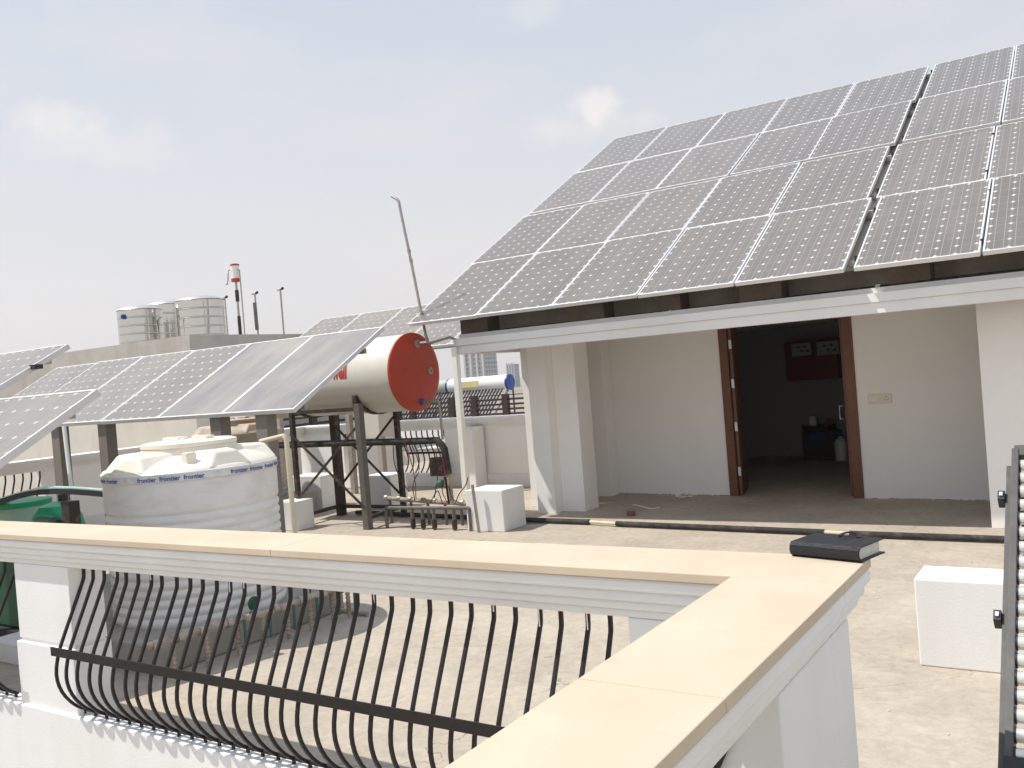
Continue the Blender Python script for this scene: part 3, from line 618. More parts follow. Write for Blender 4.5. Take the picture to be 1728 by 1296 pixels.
# ragged cement line where walls and pillars meet the floor
def foot_line(pts, w_=0.018):
    b = MB(); P_ = []
    for a, c in zip(pts[:-1], pts[1:]):
        a = Vector(a); c = Vector(c); n_ = max(2, int((c-a).length/0.028))
        P_ += [a.lerp(c, i/n_) for i in range(n_)]
    P_.append(Vector(pts[-1]))
    for a, c in zip(P_[:-1], P_[1:]):
        if random.random() < 0.82:
            d = (c-a).normalized(); n2_ = Vector((d.y, -d.x)); h0_ = random.uniform(0.003, 0.011); h1_ = random.uniform(0.003, 0.011); o_ = w_*random.uniform(0.5, 1.3)
            b.hexa([(a.x, a.y, 0.0005), (c.x, c.y, 0.0005), (c.x+n2_.x*o_, c.y+n2_.y*o_, 0.0005), (a.x+n2_.x*o_, a.y+n2_.y*o_, 0.0005), (a.x, a.y, h0_), (c.x, c.y, h1_), (c.x+n2_.x*0.004, c.y+n2_.y*0.004, h1_), (a.x+n2_.x*0.004, a.y+n2_.y*0.004, h0_)])
    return b
q0 = (-5.55, wy(-5.55)); 
foot_line([q0, (DL, wy(DL))]).build('mortar_line', 'cement', ho); foot_line([(DR, wy(DR)), (-0.95, wy(-0.95))]).build('mortar_line', 'cement', ho)
 
# door
dy0 = wy(-3.2)-0.02
dr = thing('doorway', 'brown teak double door standing open into the dark room', 'door', (-3.2, 10.7, 0))
def skew(b):  # follow the skewed wall
    for v in b.v: v.y += wy(v.x)
    return b
b = MB(); b.box(DL+0.001, DL+0.11, -0.02, 0.205, 0, 2.118); b.box(DR-0.11, DR-0.001, -0.02, 0.205, 0, 2.118); skew(b).build('frame', 'wood', dr, bevel=0.004)
def leaf(hx, hy, ang, sgn):
    L = 0.68; t_ = bpy.data.objects.new('door_leaf', None)
    b = MB(); b.box(0, L, -0.018, 0.018, 0.012, 2.10)
    for z0, z1 in ((0.15, 0.85), (1.0, 1.35)):
        b.box(0.11, L-0.11, -0.023, 0.023, z0, z1)
    k = 1.45
    while k < 2.02: b.box(0.10, L-0.10, -0.026, 0.026, k, k+0.014); k += 0.028
    c, s_ = math.cos(ang), math.sin(ang)
    for v in b.v: v.x, v.y = hx+v.x*c-v.y*s_, hy+v.x*s_+v.y*c
    o = b.build('leaf', 'wood', dr, bevel=0.002)
    h = MB()
    for z_ in (0.30, 0.85, 1.38, 1.86): h.box(hx-0.012, hx+0.022, hy-0.024, hy-0.0185, z_-0.055, z_+0.055)
    if sgn > 0: h.build('hinge', 'alu', o)
    return o
leaf(DL+0.135, wy(DL)+0.02, math.radians(103), 1)
leaf(DR-0.135, wy(DR)+0.06, math.radians(97), -1)
MB().tube([(DR-0.17, wy(DR)+0.03, 1.05), (DR-0.20, wy(DR)+0.0, 1.05), (DR-0.20, wy(DR)+0.0, 0.90), (DR-0.17, wy(DR)+0.03, 0.90)], 0.005, 6).build('handle', 'alu', dr)
# switch plate
pa = at(1465, 666, y=wy(-2.15)); pc = at(1506, 680, y=wy(-2.15))
sp = thing('switch_plate', 'ivory switch and socket plate on the porch wall right of the door', 'switch plate', (pa.x, pa.y, pc.z))
MB().box(pa.x, pc.x, wy(-2.0)-0.012, wy(-2.3)-0.0, pc.z, pa.z).build('plate', 'ivory', sp, bevel=0.002)
s2 = MB(); yy = wy(-2.0)-0.014
for cx_, cz_ in ((0, 0.022), (-0.016, -0.008), (0.016, -0.008)): s2.box(pc.x-0.055+cx_-0.004, pc.x-0.055+cx_+0.004, yy, yy+0.004, (pa.z+pc.z)/2+cz_-0.004, (pa.z+pc.z)/2+cz_+0.004)
s2.build('socket_hole', 'blackplastic', sp)
s3 = MB()
for k in range(3): s3.box(pa.x+0.012+k*0.032, pa.x+0.036+k*0.032, yy-0.002, yy+0.004, pc.z+0.03, pa.z-0.03)
s3.build('switch', 'whitegloss', sp, bevel=0.001)

# room contents
ca = at(1333, 577, y=14.93); cb = at(1424, 636, y=14.93)
cb_ = thing('wall_cabinet', 'maroon wall cabinet on the back wall of the dark room', 'cabinet', (ca.x, 14.94, cb.z))
MB().box(ca.x, cb.x, 14.60, 14.949, cb.z, ca.z).build('body', 'darkred', cb_, bevel=0.004)
for i, (p0, p1) in enumerate((((1340, 580), (1374, 599)), ((1382, 577), (1420, 597)))):
    a = at(*p0, y=14.58); c = at(*p1, y=14.58)
    bx = thing('carton', ('left' if i == 0 else 'right')+' white box with dark printing in front of the maroon cabinet', 'box', (a.x, 14.58, c.z), group='white boxes on the wall cabinet')
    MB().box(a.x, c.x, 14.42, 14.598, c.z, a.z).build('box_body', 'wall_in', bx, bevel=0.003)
    pr = MB()
    for u_, v_ in ((0.3, 0.7), (0.62, 0.72), (0.45, 0.4), (0.75, 0.35)): pr.box(a.x+(c.x-a.x)*u_, a.x+(c.x-a.x)*(u_+0.13), 14.4175, 14.4195, c.z+(a.z-c.z)*(v_-0.08), c.z+(a.z-c.z)*(v_+0.06))
    pr.build('print', 'blackplastic', bx)
ta = at(1352, 717, y=14.4); tb = at(1412, 770, y=14.4)
tr = thing('battery_box', 'black battery trolley with a blue label against the back wall of the room', 'battery box', (ta.x, 14.4, 0))
MB().box(ta.x, tb.x, 14.4, 14.85, 0.0, ta.z-0.12).build('case', 'blackplastic', tr, bevel=0.01)
r_ = MB(); 
for q in (ta.x+0.02, tb.x-0.05): r_.box(q, q+0.03, 14.38, 14.42, ta.z-0.13, ta.z)
r_.box(ta.x+0.05, tb.x-0.08, 14.39, 14.83, ta.z-0.119, ta.z-0.03); r_.build('terminal_cover', 'dark', tr, bevel=0.004)
MB().box(ta.x+0.12, tb.x-0.15, 14.375, 14.389, ta.z-0.24, ta.z-0.125).build('label_sheet', 'bluecap', tr)
for nm, p0, p1, m_ in (('small_carton', (1365, 703), (1377, 716), 'whitegloss'), ('small_carton', (1391, 706), (1402, 717), 'darkred')):
    a = at(*p0, y=14.5); c = at(*p1, y=14.5)
    tag(MB().box(a.x, c.x, 14.5, 14.58, ta.z-0.03, a.z).build(nm, m_, bevel=0.003), ('pale' if m_ == 'whitegloss' else 'reddish')+' small carton standing on the black battery trolley', 'carton')
q = at(1420, 766, y=14.3)
bo = thing('bottle', 'translucent white plastic can on the room floor beside the battery trolley', 'bottle', (q.x, 14.3, 0))
MB().lathe([(0.085, 0.0), (0.09, 0.02), (0.09, 0.26), (0.07, 0.31), (0.03, 0.34), (0.028, 0.37)], (q.x, 14.3, 0), 20).build('can', 'whitegloss', bo, smooth=True)
MB().lathe([(0.034, 0.365), (0.034, 0.395)], (q.x, 14.3, 0), 16).build('cap', 'bluecap', bo)
a = at(1246, 575, y=13.2); c = at(1266, 628, y=13.2)
hb = thing('switchboard', 'dark switchboard on the left side wall inside the room', 'switchboard', (-5.2, 13.2, 1.3))
MB().box(-5.249, -5.10, 12.9, 13.5, 1.35, 1.85).build('case', 'dark', hb, bevel=0.005); MB().box(-5.099, -5.08, 12.95, 13.45, 1.40, 1.80).build('door', 'blackplastic', hb)
hb = thing('inverter', 'dark inverter standing on the floor at the left inside the room', 'inverter', (-5.0, 13.4, 0))
MB().box(-5.24, -4.9, 13.1, 13.7, 0.0, 0.55).build('case', 'dark', hb, bevel=0.01); MB().box(-4.899, -4.885, 13.2, 13.6, 0.30, 0.5).build('fascia', 'blackplastic', hb)

# ------------------------------------------------------------------ insulated pipe on the floor before the porch
fp = thing('insulated_pipe', 'long black insulated pipe on the terrace floor in front of the porch', 'pipe', (-3, 8.6, 0))
P_ = [at(862, 876, z=0.035), at(883, 877, z=0.035), at(995, 880.5, z=0.035), at(1040, 883.5, z=0.035), at(1200, 890, z=0.035), at(1391, 898, z=0.035), at(1434, 900.5, z=0.035), at(1560, 905, z=0.035), at(1700, 910, z=0.035)]
P_.append(P_[-1]+(P_[-1]-P_[-2])*3)
MB().tube(P_, 0.017, 10).build('pipe', 'pvc', fp, smooth=True)
b = MB(); b.tube([P_[0]+Vector((-2.6, 0.2, 0)), P_[1], P_[2]], 0.029, 12); b.tube([P_[3], P_[4], P_[5]], 0.028, 12); b.tube(P_[6:], 0.028, 12)
b.build('sleeve', 'foam', fp, smooth=True)
# ------------------------------------------------------------------ white blocks
G_B = 'low white masonry blocks standing on the terrace'
def blk(x0, x1, y0, y1, z1, label): 
    o = MB().box(x0, x1, y0, y1, 0.0, z1).build('masonry_block', 'white', None, bevel=0.008); tag(o, label, 'block', G_B); return o
blk(-6.08, -5.58, 8.12, 8.56, 0.455, 'white masonry block on the floor left of the porch pillars')
o_b2 = blk(-0.925, -0.30, 5.10, 5.42, 0.462, 'white masonry block at the right, behind the dark collector rail')
blk(-8.75, -8.40, 7.75, 8.05, 0.36, 'white block carrying the front left leg of the geyser stand')
q = at(495, 858, y=9.3); q2 = at(545, 858, y=9.3); blk(q.x, q2.x, 9.3, 9.7, 0.47, 'tall white block behind the geyser stand, left one')
q = at(622, 858, y=9.35); q2 = at(662, 858, y=9.35); blk(q.x, q2.x, 9.35, 9.7, 0.47, 'white block behind the geyser stand, next to its right rear leg')

# ------------------------------------------------------------------ large water tank on its plinth
TX, TY, TR, TZ = -5.675, 4.26, 0.605, 0.20
pl_ = MB(); pl_.box(TX-0.95, -5.02, 3.44, 5.05, 0.0, 0.185)
tag(pl_.build('plinth', 'cement', bevel=0.015), 'dark stained cement plinth under the large white water tank', 'plinth')
def tank_parts(t, cx, cy, z0, R, H, body, topm):
    pr = [(R*0.985, z0), (R, z0+0.02)]
    zt = z0+H
    n = 12; hb_ = H*0.72; 
    for i in range(n*6+1):
        u_ = i/(n*6); ph = u_*n; rr = R - 0.013*(0.5-0.5*math.cos(2*math.pi*ph))**2
        pr.append((rr, z0+0.03+u_*hb_))
    pr += [(R, z0+0.03+hb_+0.01), (R*1.003, zt-0.05), (R*1.012, zt-0.045), (R*1.015, zt-0.01), (R*1.0, zt)]
    MB().lathe(pr, (cx, cy, 0), 72).build('body', body, t, smooth=True)
    tp = [(R*0.999, zt+0.0005), (R*0.985, zt+0.012), (R*0.80, zt+0.055), (R*0.62, zt+0.085), (R*0.50, zt+0.10)]
    MB().lathe(tp, (cx, cy, 0), 72).build('shoulder', topm, t, smooth=True)
    # wedge-shaped ribs moulded into the shoulder
    b = MB()
    for k in range(5):
        a = math.atan2(-cy, -cx) + math.radians(26+72*k); c, s_ = math.cos(a), math.sin(a)
        def P(r, w_, z_): return (cx+c*r-s_*w_, cy+s_*r+c*w_, z_)
        b.hexa([P(R*0.45, -0.20, zt+0.02), P(R*0.985, -0.17, zt-0.004), P(R*0.985, 0.17, zt-0.004), P(R*0.45, 0.20, zt+0.02),
                P(R*0.45, -0.14, zt+0.118), P(R*0.88, -0.08, zt+0.108), P(R*0.88, 0.08, zt+0.108), P(R*0.45, 0.14, zt+0.118)])
    b.build('moulded_rib', topm, t, bevel=0.018)
    MB().lathe([(R*0.56, zt+0.06), (R*0.555, zt+0.13), (R*0.54, zt+0.142)], (cx, cy, 0), 48).build('neck', topm, t, smooth=True)
    ld = MB().lathe([(R*0.55, zt+0.143), (R*0.56, zt+0.150), (R*0.555, zt+0.172), (R*0.50, zt+0.182), (R*0.2, zt+0.188)], (cx, cy, 0), 48).build('lid', topm, t, smooth=True)
    h = MB(); h.box(cx-0.26, cx-0.07, cy-0.04, cy+0.04, zt+0.180, zt+0.206); h.box(cx+0.03, cx+0.20, cy+0.0, cy+0.07, zt+0.180, zt+0.208); h.box(cx-0.04, cx+0.0, cy-0.05, cy+0.0, zt+0.18, zt+0.20)
    h.build('lid_grip', topm, ld, bevel=0.005)
tk = thing('water_tank', 'large ribbed white plastic water tank with cream lid and blue-printed tape round its rim', 'water tank', (TX, TY, TZ-0.015), group='plastic water tanks')
tank_parts(tk, TX, TY, TZ-0.015, TR, 1.045, 'tank', 'tanktop')
zt = TZ-0.015+1.045
# latch at the shoulder facing us
da_ = math.atan2(-TY, -TX); lx, ly = TX+math.cos(da_)*TR*0.78, TY+math.sin(da_)*TR*0.78
MB().box(lx-0.03, lx+0.03, ly-0.05, ly+0.03, zt+0.03, zt+0.115).build('latch', 'tanktop', tk, bevel=0.008)
# tape and wrapped lettering
tp_ = MB().lathe([(TR*1.0165, zt-0.062), (TR*1.0175, zt-0.020)], (TX, TY, 0), 96, cap=False).build('tape', 'tape', tk, smooth=True)
def wrap_text(txt, size, R, cx, cy, zc, a0, name, m, parent, bold=0.0, axis='z', x0=0):
    me = text_mesh(txt, size, 0.0, bold); subdiv_x(me, size*0.12)
    for v in me.vertices:
        x, y = v.co.x, v.co.y
        a = a0 + x/R; v.co = (cx+R*math.cos(a), cy+R*math.sin(a), zc+y)
    me.materials.clear(); me.materials.append(M_[m]); o = bpy.data.objects.new(name, me); COL.objects.link(o); o.parent = parent; o.matrix_parent_inverse = PW(parent).inverted(); return o
a0 = da_ - math.radians(78)
for k in (0, 1, 3, 4, 5, 7, 8, 9, 10):
    wrap_text('frontier', 0.043, TR*1.019, TX, TY, zt-0.054+random.uniform(-0.002, 0.002), a0+k*math.radians(14.6), 'lettering', 'blue', tk, bold=0.0012)
# second tank in the distance behind
t2x, t2y = -10.2, 8.45
t2 = thing('water_tank', 'smaller dusty beige tank top seen behind the large tank under the panels', 'water tank', (t2x, t2y, 0), group='plastic water tanks')
tank_parts(t2, t2x, t2y, 0.28, 0.60, 0.93, 'tankold', 'tankold')
pt = MB().box(t2x-0.8, t2x+0.7, t2y-0.7, t2y+0.7, 0, 0.279); tag(pt.build('plinth', 'cement'), 'cement plinth under the dusty beige tank in the distance', 'plinth')
# cream pvc downpipe by the tank
pv = MB(); a = at(440, 745, y=5.4); c = at(482, 735, y=5.4); d = at(499, 892, y=5.4); d.z = max(0.0, d.z)
pv.tube([a, c+Vector((-0.02, 0, 0)), c+Vector((0.005, 0, -0.03)), Vector((c.x+0.02, 5.4, 0.0))], 0.022, 10)
tag(pv.build('pvc_pipe', 'pvc', smooth=True), 'cream plastic overflow pipe rising beside the large white tank', 'pipe')

# manifold beside the plinth: mud-smeared header on hanging legs
mf = thing('pipe_manifold', 'mortar smeared steel header pipe with valves along the tank plinth', 'pipework', (-4.9, 4.2, 0), group='pipe manifolds on the terrace')
def hpt(px, py, X): return at(px, py, x=X)
h0 = hpt(247, 1092, -4.93); h1 = hpt(600, 986, -4.80)
hd = [h0.lerp(h1, t_) + Vector((0, 0, 0.012*math.sin(9*t_))) for t_ in [i/14 for i in range(15)]]
MB().tube(hd, 0.026, 12).build('header', 'pipemud', mf, smooth=True)
b = MB()
for t_ in (0.02, 0.12, 0.21, 0.33, 0.45, 0.55, 0.68, 0.8, 0.9):
    p = h0.lerp(h1, t_); q = h0.lerp(h1, t_+0.022); b.tube([p, q], 0.035, 12)
b.build('coupling', 'galv', mf, smooth=True)
for t_ in (0.10, 0.24, 0.38, 0.50, 0.62, 0.74, 0.86, 0.95):
    p = h0.lerp(h1, t_); lg = MB(); lg.tube([p, (p.x, p.y, 0.0)], 0.014, 8)
    z_ = 0.03
    while z_ < p.z-0.03: lg.lathe([(0.016, z_), (0.021, z_+0.008), (0.016, z_+0.016)], (p.x, p.y, 0), 8); z_ += 0.028
    lo = lg.build('leg', 'pipemud', mf, smooth=True)
    if t_ > 0.3:
        MB().tube([(p.x+0.05, p.y+0.02, p.z), (p.x+0.045, p.y+0.02, 0.06)], 0.010, 8).build('branch', 'greenvalve', mf, smooth=True)
gv = hpt(428, 1018, -4.97)
MB().lathe([(0.012, -0.01), (0.045, -0.006), (0.05, 0.0), (0.045, 0.006), (0.012, 0.01)], (gv.x, gv.y, gv.z), 20, axis='x').build('valve_wheel', 'greendark', mf, smooth=True)
b = MB(); b.tube([(gv.x, gv.y, gv.z), (gv.x-0.16, gv.y+0.16, gv.z)], 0.016, 8); b.tube([(gv.x-0.16, gv.y+0.16, gv.z+0.12), (gv.x-0.16, gv.y+0.16, gv.z-0.1)], 0.022, 8); b.build('valve_body', 'galv', mf, smooth=True)
q1 = at(520, 1020, z=0.02); q2 = at(620, 1036, z=0.02); MB().tube([q1, q2], 0.016, 8).build('floor_pipe', 'pipemud', mf, smooth=True)
wr_ = MB(); qa = hpt(505, 990, -4.85); wr_.tube(smooth_path([qa, qa+Vector((0.02, 0.05, 0.08)), qa+Vector((-0.05, 0.15, -0.02)), qa+Vector((-0.03, 0.12, -0.2))], 3), 0.005, 6); wr_.build('cable', 'wire', mf)

# ------------------------------------------------------------------ green pump shelter at far left
gs = thing('pump_shelter', 'green curved sheet canopy on a dark post at the left behind the coping', 'canopy', (-6.9, 4.1, 0))
gx0, gx1, gy = -9.6, -6.42, 4.25
cv = [at(px, py, y=gy) for px, py in ((-190, 905), (-100, 872), (-50, 856), (0, 842), (25, 834), (45, 829), (65, 826), (90, 824.5), (120, 825), (150, 827), (172, 829))]
b = MB(); wv = [0.40, 0.40, 0.36, 0.28, 0.2, 0.13, 0.08, 0.05, 0.04, 0.04, 0.04]
for k in range(len(cv)-1):
    p, q, a_, c_ = cv[k], cv[k+1], wv[k], wv[k+1]
    b.hexa([(p.x, p.y, p.z), (q.x, q.y, q.z), (q.x, q.y+c_, q.z+c_*0.1), (p.x, p.y+a_, p.z+a_*0.1), (p.x, p.y, p.z+0.01), (q.x, q.y, q.z+0.01), (q.x, q.y+c_, q.z+c_*0.1+0.01), (p.x, p.y+a_, p.z+a_*0.1+0.01)])
b.build('sheet', 'greenpale', gs)
MB().bar([v_+Vector((0, 0.01, -0.024)) for v_ in cv], 0.02, 0.046).build('edge_beam', 'dark', gs)
q = at(63, 850, y=gy-0.2); MB().box(q.x-0.055, q.x+0.055, gy+0.03, gy+0.13, 0, 0.93).build('post', 'steelbrown', gs)
q = at(101, 845, y=gy+0.4); MB().box(q.x-0.03, q.x+0.03, gy+0.4, gy+0.46, 0, 0.93).build('post', 'steelbrown', gs)
MB().box(-7.9, -7.85, gy+0.03, gy+0.08, 0, 0.70).build('post', 'steelbrown', gs)
gm = thing('pump', 'green rounded water pump casing under the curved canopy', 'pump', (-7.2, 4.3, 0))
q = at(88, 880, y=4.55); MB().lathe([(0.20, 0.30), (0.235, 0.36), (0.235, 0.62), (0.21, 0.74), (0.14, 0.84), (0.03, 0.875)], (q.x, 4.6, 0), 32).build('vessel', 'green', gm, smooth=True)
MB().lathe([(0.12, 0.0), (0.12, 0.31)], (q.x, 4.6, 0), 20).build('base', 'greendark', gm)
q = at(77, 876, y=4.3); MB().lathe([(0.075, -0.10), (0.08, -0.08), (0.08, 0.16), (0.05, 0.2)], (q.x, 4.3, q.z-0.05), 24, axis='x').build('motor', 'greendark', gm, smooth=True)
gt = thing('storage_drum', 'dull green translucent drum at the left edge behind the parapet', 'drum', (-8.2, 4.4, 0))
q = at(25, 850, y=4.7); MB().lathe([(0.26, 0.0), (0.28, 0.03), (0.28, 0.80), (0.26, 0.84), (0.1, 0.87)], (q.x, 4.75, 0), 36).build('drum_body', 'greenpale', gt, smooth=True)
MB().lathe([(0.285, 0.80), (0.285, 0.85), (0.10, 0.88)], (q.x, 4.75, 0), 36).build('drum_lid', 'green', gt, smooth=True)
gd = MB(); gd.box(-6.78, -6.62, 3.5, 4.1, 0, 0.10)
q = at(12, 1000, z=0.0)
gg = thing('machine_skid', 'dark green machine casing on the floor seen through the left railing', 'machine', (-6.9, 3.7, 0))
MB().box(-7.5, -6.60, 3.55, 4.0, 0.10, 0.62).build('casing', 'greendark', gg, bevel=0.02); MB().box(-7.5, -6.6, 3.5, 4.05, 0.0, 0.099).build('skid', 'dark', gg)
q = at(15, 1120, z=0.0); tag(MB().box(q.x-0.25, q.x+0.12, q.y, q.y+0.25, 0, 0.14).build('masonry_block', 'white', None, bevel=0.006), 'small white kerb block on the floor behind the left railing', 'block', G_B)
sd_ = MB(); a = at(108, 720, y=5.3); c = at(133, 905, y=5.0); sd_.tube([a, (c.x, c.y, 0)], 0.02, 10); tag(sd_.build('drain_pipe', 'whitegloss', smooth=True), 'white drain pipe leaning beside the panel post left of the tank', 'pipe')

# ------------------------------------------------------------------ geyser on its steel stand
gx, gyc, gz, gr = -6.93, 8.46, 1.826, 0.462
ge = thing('water_heater', 'cream cylindrical water heater with a vermilion end cap lying on a steel stand', 'water heater', (gx, gyc, gz-gr))
MB().lathe([(gr*0.99, -2.65), (gr, -2.62), (gr, -0.03)], (gx, gyc, gz), 96, axis='x').build('shell', 'cream', ge, smooth=True)
cap = MB().lathe([(gr*1.0, -0.03), (gr*1.022, -0.028), (gr*1.025, -0.004), (gr*1.015, 0.0), (gr*0.97, 0.006), (gr*0.9, 0.008), (0.05, 0.012)], (gx, gyc, gz), 96, axis='x').build('end_cap', 'red', ge, smooth=True)
MB().lathe([(gr*0.99, -2.651), (gr*0.9, -2.68), (0.05, -2.69)], (gx, gyc, gz), 64, axis='x').build('rear_cap', 'red', ge, smooth=True)
def grom(px, py, r1, m_):
    q = at(px, py, x=gx+0.01)
    o = MB().lathe([(r1, 0.0), (r1, 0.012), (r1*0.6, 0.016), (r1*0.35, 0.016)], (gx+0.008, q.y, q.z), 20, axis='x').build('port', m_, ge, smooth=True); return q
qi = grom(704, 580, 0.048, 'grommet'); qm = grom(726, 626, 0.045, 'grommet'); qo = grom(712, 678, 0.045, 'bluecap')
MB().lathe([(0.014, 0.0), (0.014, 0.03)], (gx+0.02, qm.y, qm.z), 10, axis='x').build('thermostat', 'galv', ge)
# lettering on shell
me = text_mesh('well', 0.235, 0.0, 0.009); subdiv_x(me, 0.02)
xs_ = [v.co.x for v in me.vertices]; wmax = max(xs_)
q = at(587, 635, y=8.02)
for v in me.vertices:
    x, y = v.co.x, v.co.y
    a = math.pi - 0.0 + 0.0; zz = (y-0.02)
    th_ = (zz)/gr + math.asin(max(-1, min(1, (q.z-gz)/gr)))
    v.co = (q.x-(wmax-x)*0.62, gyc-(gr+0.0025)*math.cos(th_), gz+(gr+0.0025)*math.sin(th_))
me.materials.clear(); me.materials.append(M_['redprint']); lo = bpy.data.objects.new('lettering', me); COL.objects.link(lo); lo.parent = ge; lo.matrix_parent_inverse = PW(ge).inverted()
# stand
st = thing('steel_stand', 'rusty brown angle-iron stand with crossed braces under the cream water heater', 'stand', (-8.2, 8.5, 0))
FL, FR_, BL_, BR_ = (-8.62, 8.02), (-7.48, 8.02), (-8.72, 8.86), (-7.66, 8.90)
zt_ = 1.50
def leg(x, y, z0, w_, m_='steelbrown'): MB().box(x-w_/2, x+w_/2, y-w_/2, y+w_/2, z0, zt_).build('leg', m_, st, bevel=0.003)
leg(FL[0], FL[1], 0.36, 0.055); leg(FR_[0], FR_[1], 0, 0.085, 'steelgrey'); leg(BL_[0], BL_[1], 0, 0.10); leg(BR_[0], BR_[1], 0, 0.06)
def brace(a, za, c, zc, off=0.0): MB().bar([(a[0], a[1]-0.05+off, za), (c[0], c[1]-0.05+off, zc)], 0.03, 0.012, up=(0, 1, 0)).build('brace', 'steelbrown', st)
brace(FL, 1.18, FR_, 0.28); brace(FL, 0.33, FR_, 1.25, 0.014); brace(BL_, 1.25, BR_, 0.30); brace(BL_, 0.35, BR_, 1.30, 0.014)
for p_, q_, zz in ((FL, FR_, 1.44), (BL_, BR_, 1.44), (FL, BL_, 1.42), (FR_, BR_, 1.42), (BL_, BR_, 0.12), (FL, BL_, 0.13), (FR_, BR_, 0.13)):
    MB().bar([(p_[0], p_[1], zz), (q_[0], q_[1], zz)], 0.035, 0.045).build('cross_member', 'steelbrown', st)
for x in (-7.55, -8.66):   # curved saddles hugging the shell
    pth = [(x, gyc+(gr+0.014)*math.sin(a), gz-(gr+0.014)*math.cos(a)) for a in [math.radians(d) for d in range(-62, 63, 8)]]
    MB().sweep(pth, [(-0.04, -0.006), (0.04, -0.006), (0.04, 0.006), (-0.04, 0.006)], up=(0, -0.01, 1)).build('saddle', 'steelbrown', st)
    for y in (8.04, 8.88):
        MB().box(x-0.03, x+0.03, y-0.012, y+0.012, 1.44, 1.60).build('gusset', 'steelbrown', st)
# tall vent pipe
vp = thing('vent_pipe', 'tall bent galvanised vent pipe rising from the red end of the water heater', 'pipe', (gx+0.1, qi.y, qi.z), group='vent pipes')
e0 = Vector((gx+0.02, qi.y, qi.z)); e1 = at(727, 580, x=gx+0.22); e1 = Vector((gx+0.20, qi.y-0.01, qi.z-0.005))
bt_ = Vector((gx+0.17, qi.y, qi.z-0.0))
tp1 = at(673, 338, y=qi.y+0.02); tp0 = at(661, 331, y=qi.y+0.02)
MB().tube([e0, bt_+Vector((0.02, 0, 0))], 0.018, 10).build('stub', 'galv', vp, smooth=True)
MB().tube(smooth_path([bt_+Vector((0.10, 0.0, 0.0)), bt_+Vector((0.02, 0, -0.015)), bt_+Vector((-0.02, 0, 0.06)), tp1.lerp(bt_, 0.5), tp1+Vector((0.004, 0, -0.08)), tp1, tp0], 3), 0.017, 12).build('riser', 'galv', vp, smooth=True)
b = MB()
for t_ in (0.35, 0.42, 0.78, 0.97):
    p = tp1.lerp(bt_, t_); q = tp1.lerp(bt_, t_+0.018); b.tube([p, q], 0.023, 10)
b.build('coupling', 'galv', vp, smooth=True)
MB().tube([bt_+Vector((0.10, 0.0, 0.0)), bt_+Vector((0.32, 0.02, 0.035)), Vector((-6.25, 8.6, 2.10))], 0.016, 8).build('side_arm', 'galv', vp, smooth=True)
# lower outlet pipe going down
op = thing('outlet_pipe', 'galvanised pipe dropping from the blue port of the water heater', 'pipe', (gx, qo.y, qo.z))
d1 = Vector((gx+0.24, qo.y, qo.z-0.0)); MB().tube(smooth_path([Vector((gx+0.02, qo.y, qo.z)), d1, d1+Vector((0.035, 0.0, -0.04)), Vector((d1.x+0.04, qo.y, 1.0))], 2), 0.016, 10).build('pipe', 'galv', op, smooth=True)
# big foam-lagged pipe
lp = thing('lagged_pipe', 'thick black lagged pipe bending down in front of the far railing', 'pipe', (-7.9, 8.4, 0.9))
yL = 8.25
a = at(455, 752, y=yL); c = at(690, 745, y=yL); d = at(738, 743, y=yL); e = at(750, 758, y=yL); f_ = at(757, 800, y=yL)
MB().tube([a, at(600, 747, y=yL), c, d, d.lerp(e, 0.6)+Vector((0.0, 0, 0.012)), e, f_], 0.042, 12).build('lagging', 'foam', lp, smooth=True)
g0 = f_; g1 = Vector((f_.x+0.02, yL, 0.28)); MB().tube([g0, g1], 0.026, 10).build('riser', 'pipemud', lp, smooth=True)
MB().tube([g0+Vector((-0.05, 0, -0.03)), g1+Vector((-0.05, 0, 0.0))], 0.013, 8).build('riser', 'wire', lp, smooth=True)
q = at(743, 816, y=yL-0.04); MB().lathe([(0.008, -0.04), (0.04, -0.03), (0.05, 0), (0.04, 0.03), (0.008, 0.04)], (q.x, q.y, q.z), 12, axis='x').build('valve_wheel', 'greenvalve', lp, smooth=True)
# manifold 2
m2_ = thing('pipe_manifold', 'low steel pipe manifold with many short legs beside the white block', 'pipework', (-6.7, 8.2, 0), group='pipe manifolds on the terrace')
a = at(650, 840, y=8.42); c = at(812, 851, y=8.42)
MB().tube([a, a.lerp(c, 0.5)+Vector((0, 0, -0.01)), c+Vector((0, 0, 0.0))], 0.027, 10).build('header', 'pipemud', m2_, smooth=True)
b = MB()
for t_ in (0.0, 0.14, 0.26, 0.40, 0.52, 0.66, 0.8): b.tube([a.lerp(c, t_), a.lerp(c, t_+0.03)], 0.034, 10)
b.build('coupling', 'galv', m2_, smooth=True)
for t_ in (0.05, 0.28, 0.46, 0.64, 0.80, 0.98):
    p = a.lerp(c, t_); MB().tube([p, (p.x, p.y, 0)], 0.018, 8).build('leg', 'steelgrey', m2_, smooth=True)
a = at(651, 857, y=8.12); c = at(792, 857, y=8.12)
MB().tube(smooth_path([(a.x, a.y, 0.0), (a.x, a.y, a.z-0.03), a, a+Vector((0.04, 0, 0)), c-Vector((0.04, 0, 0)), c, (c.x, c.y, c.z-0.03), (c.x, c.y, 0)], 2), 0.021, 10).build('header', 'steelgrey', m2_, smooth=True)
for px in (695, 712, 731, 765):
    p = at(px, 857, y=8.12); MB().tube([p, (p.x, p.y, 0.0)], 0.021, 8).build('leg', 'steelgrey', m2_, smooth=True)
    MB().tube([(p.x, p.y, 0.02), (p.x, p.y, 0.12)], 0.030, 8).build('union_nut', 'steelbrown', m2_, smooth=True)
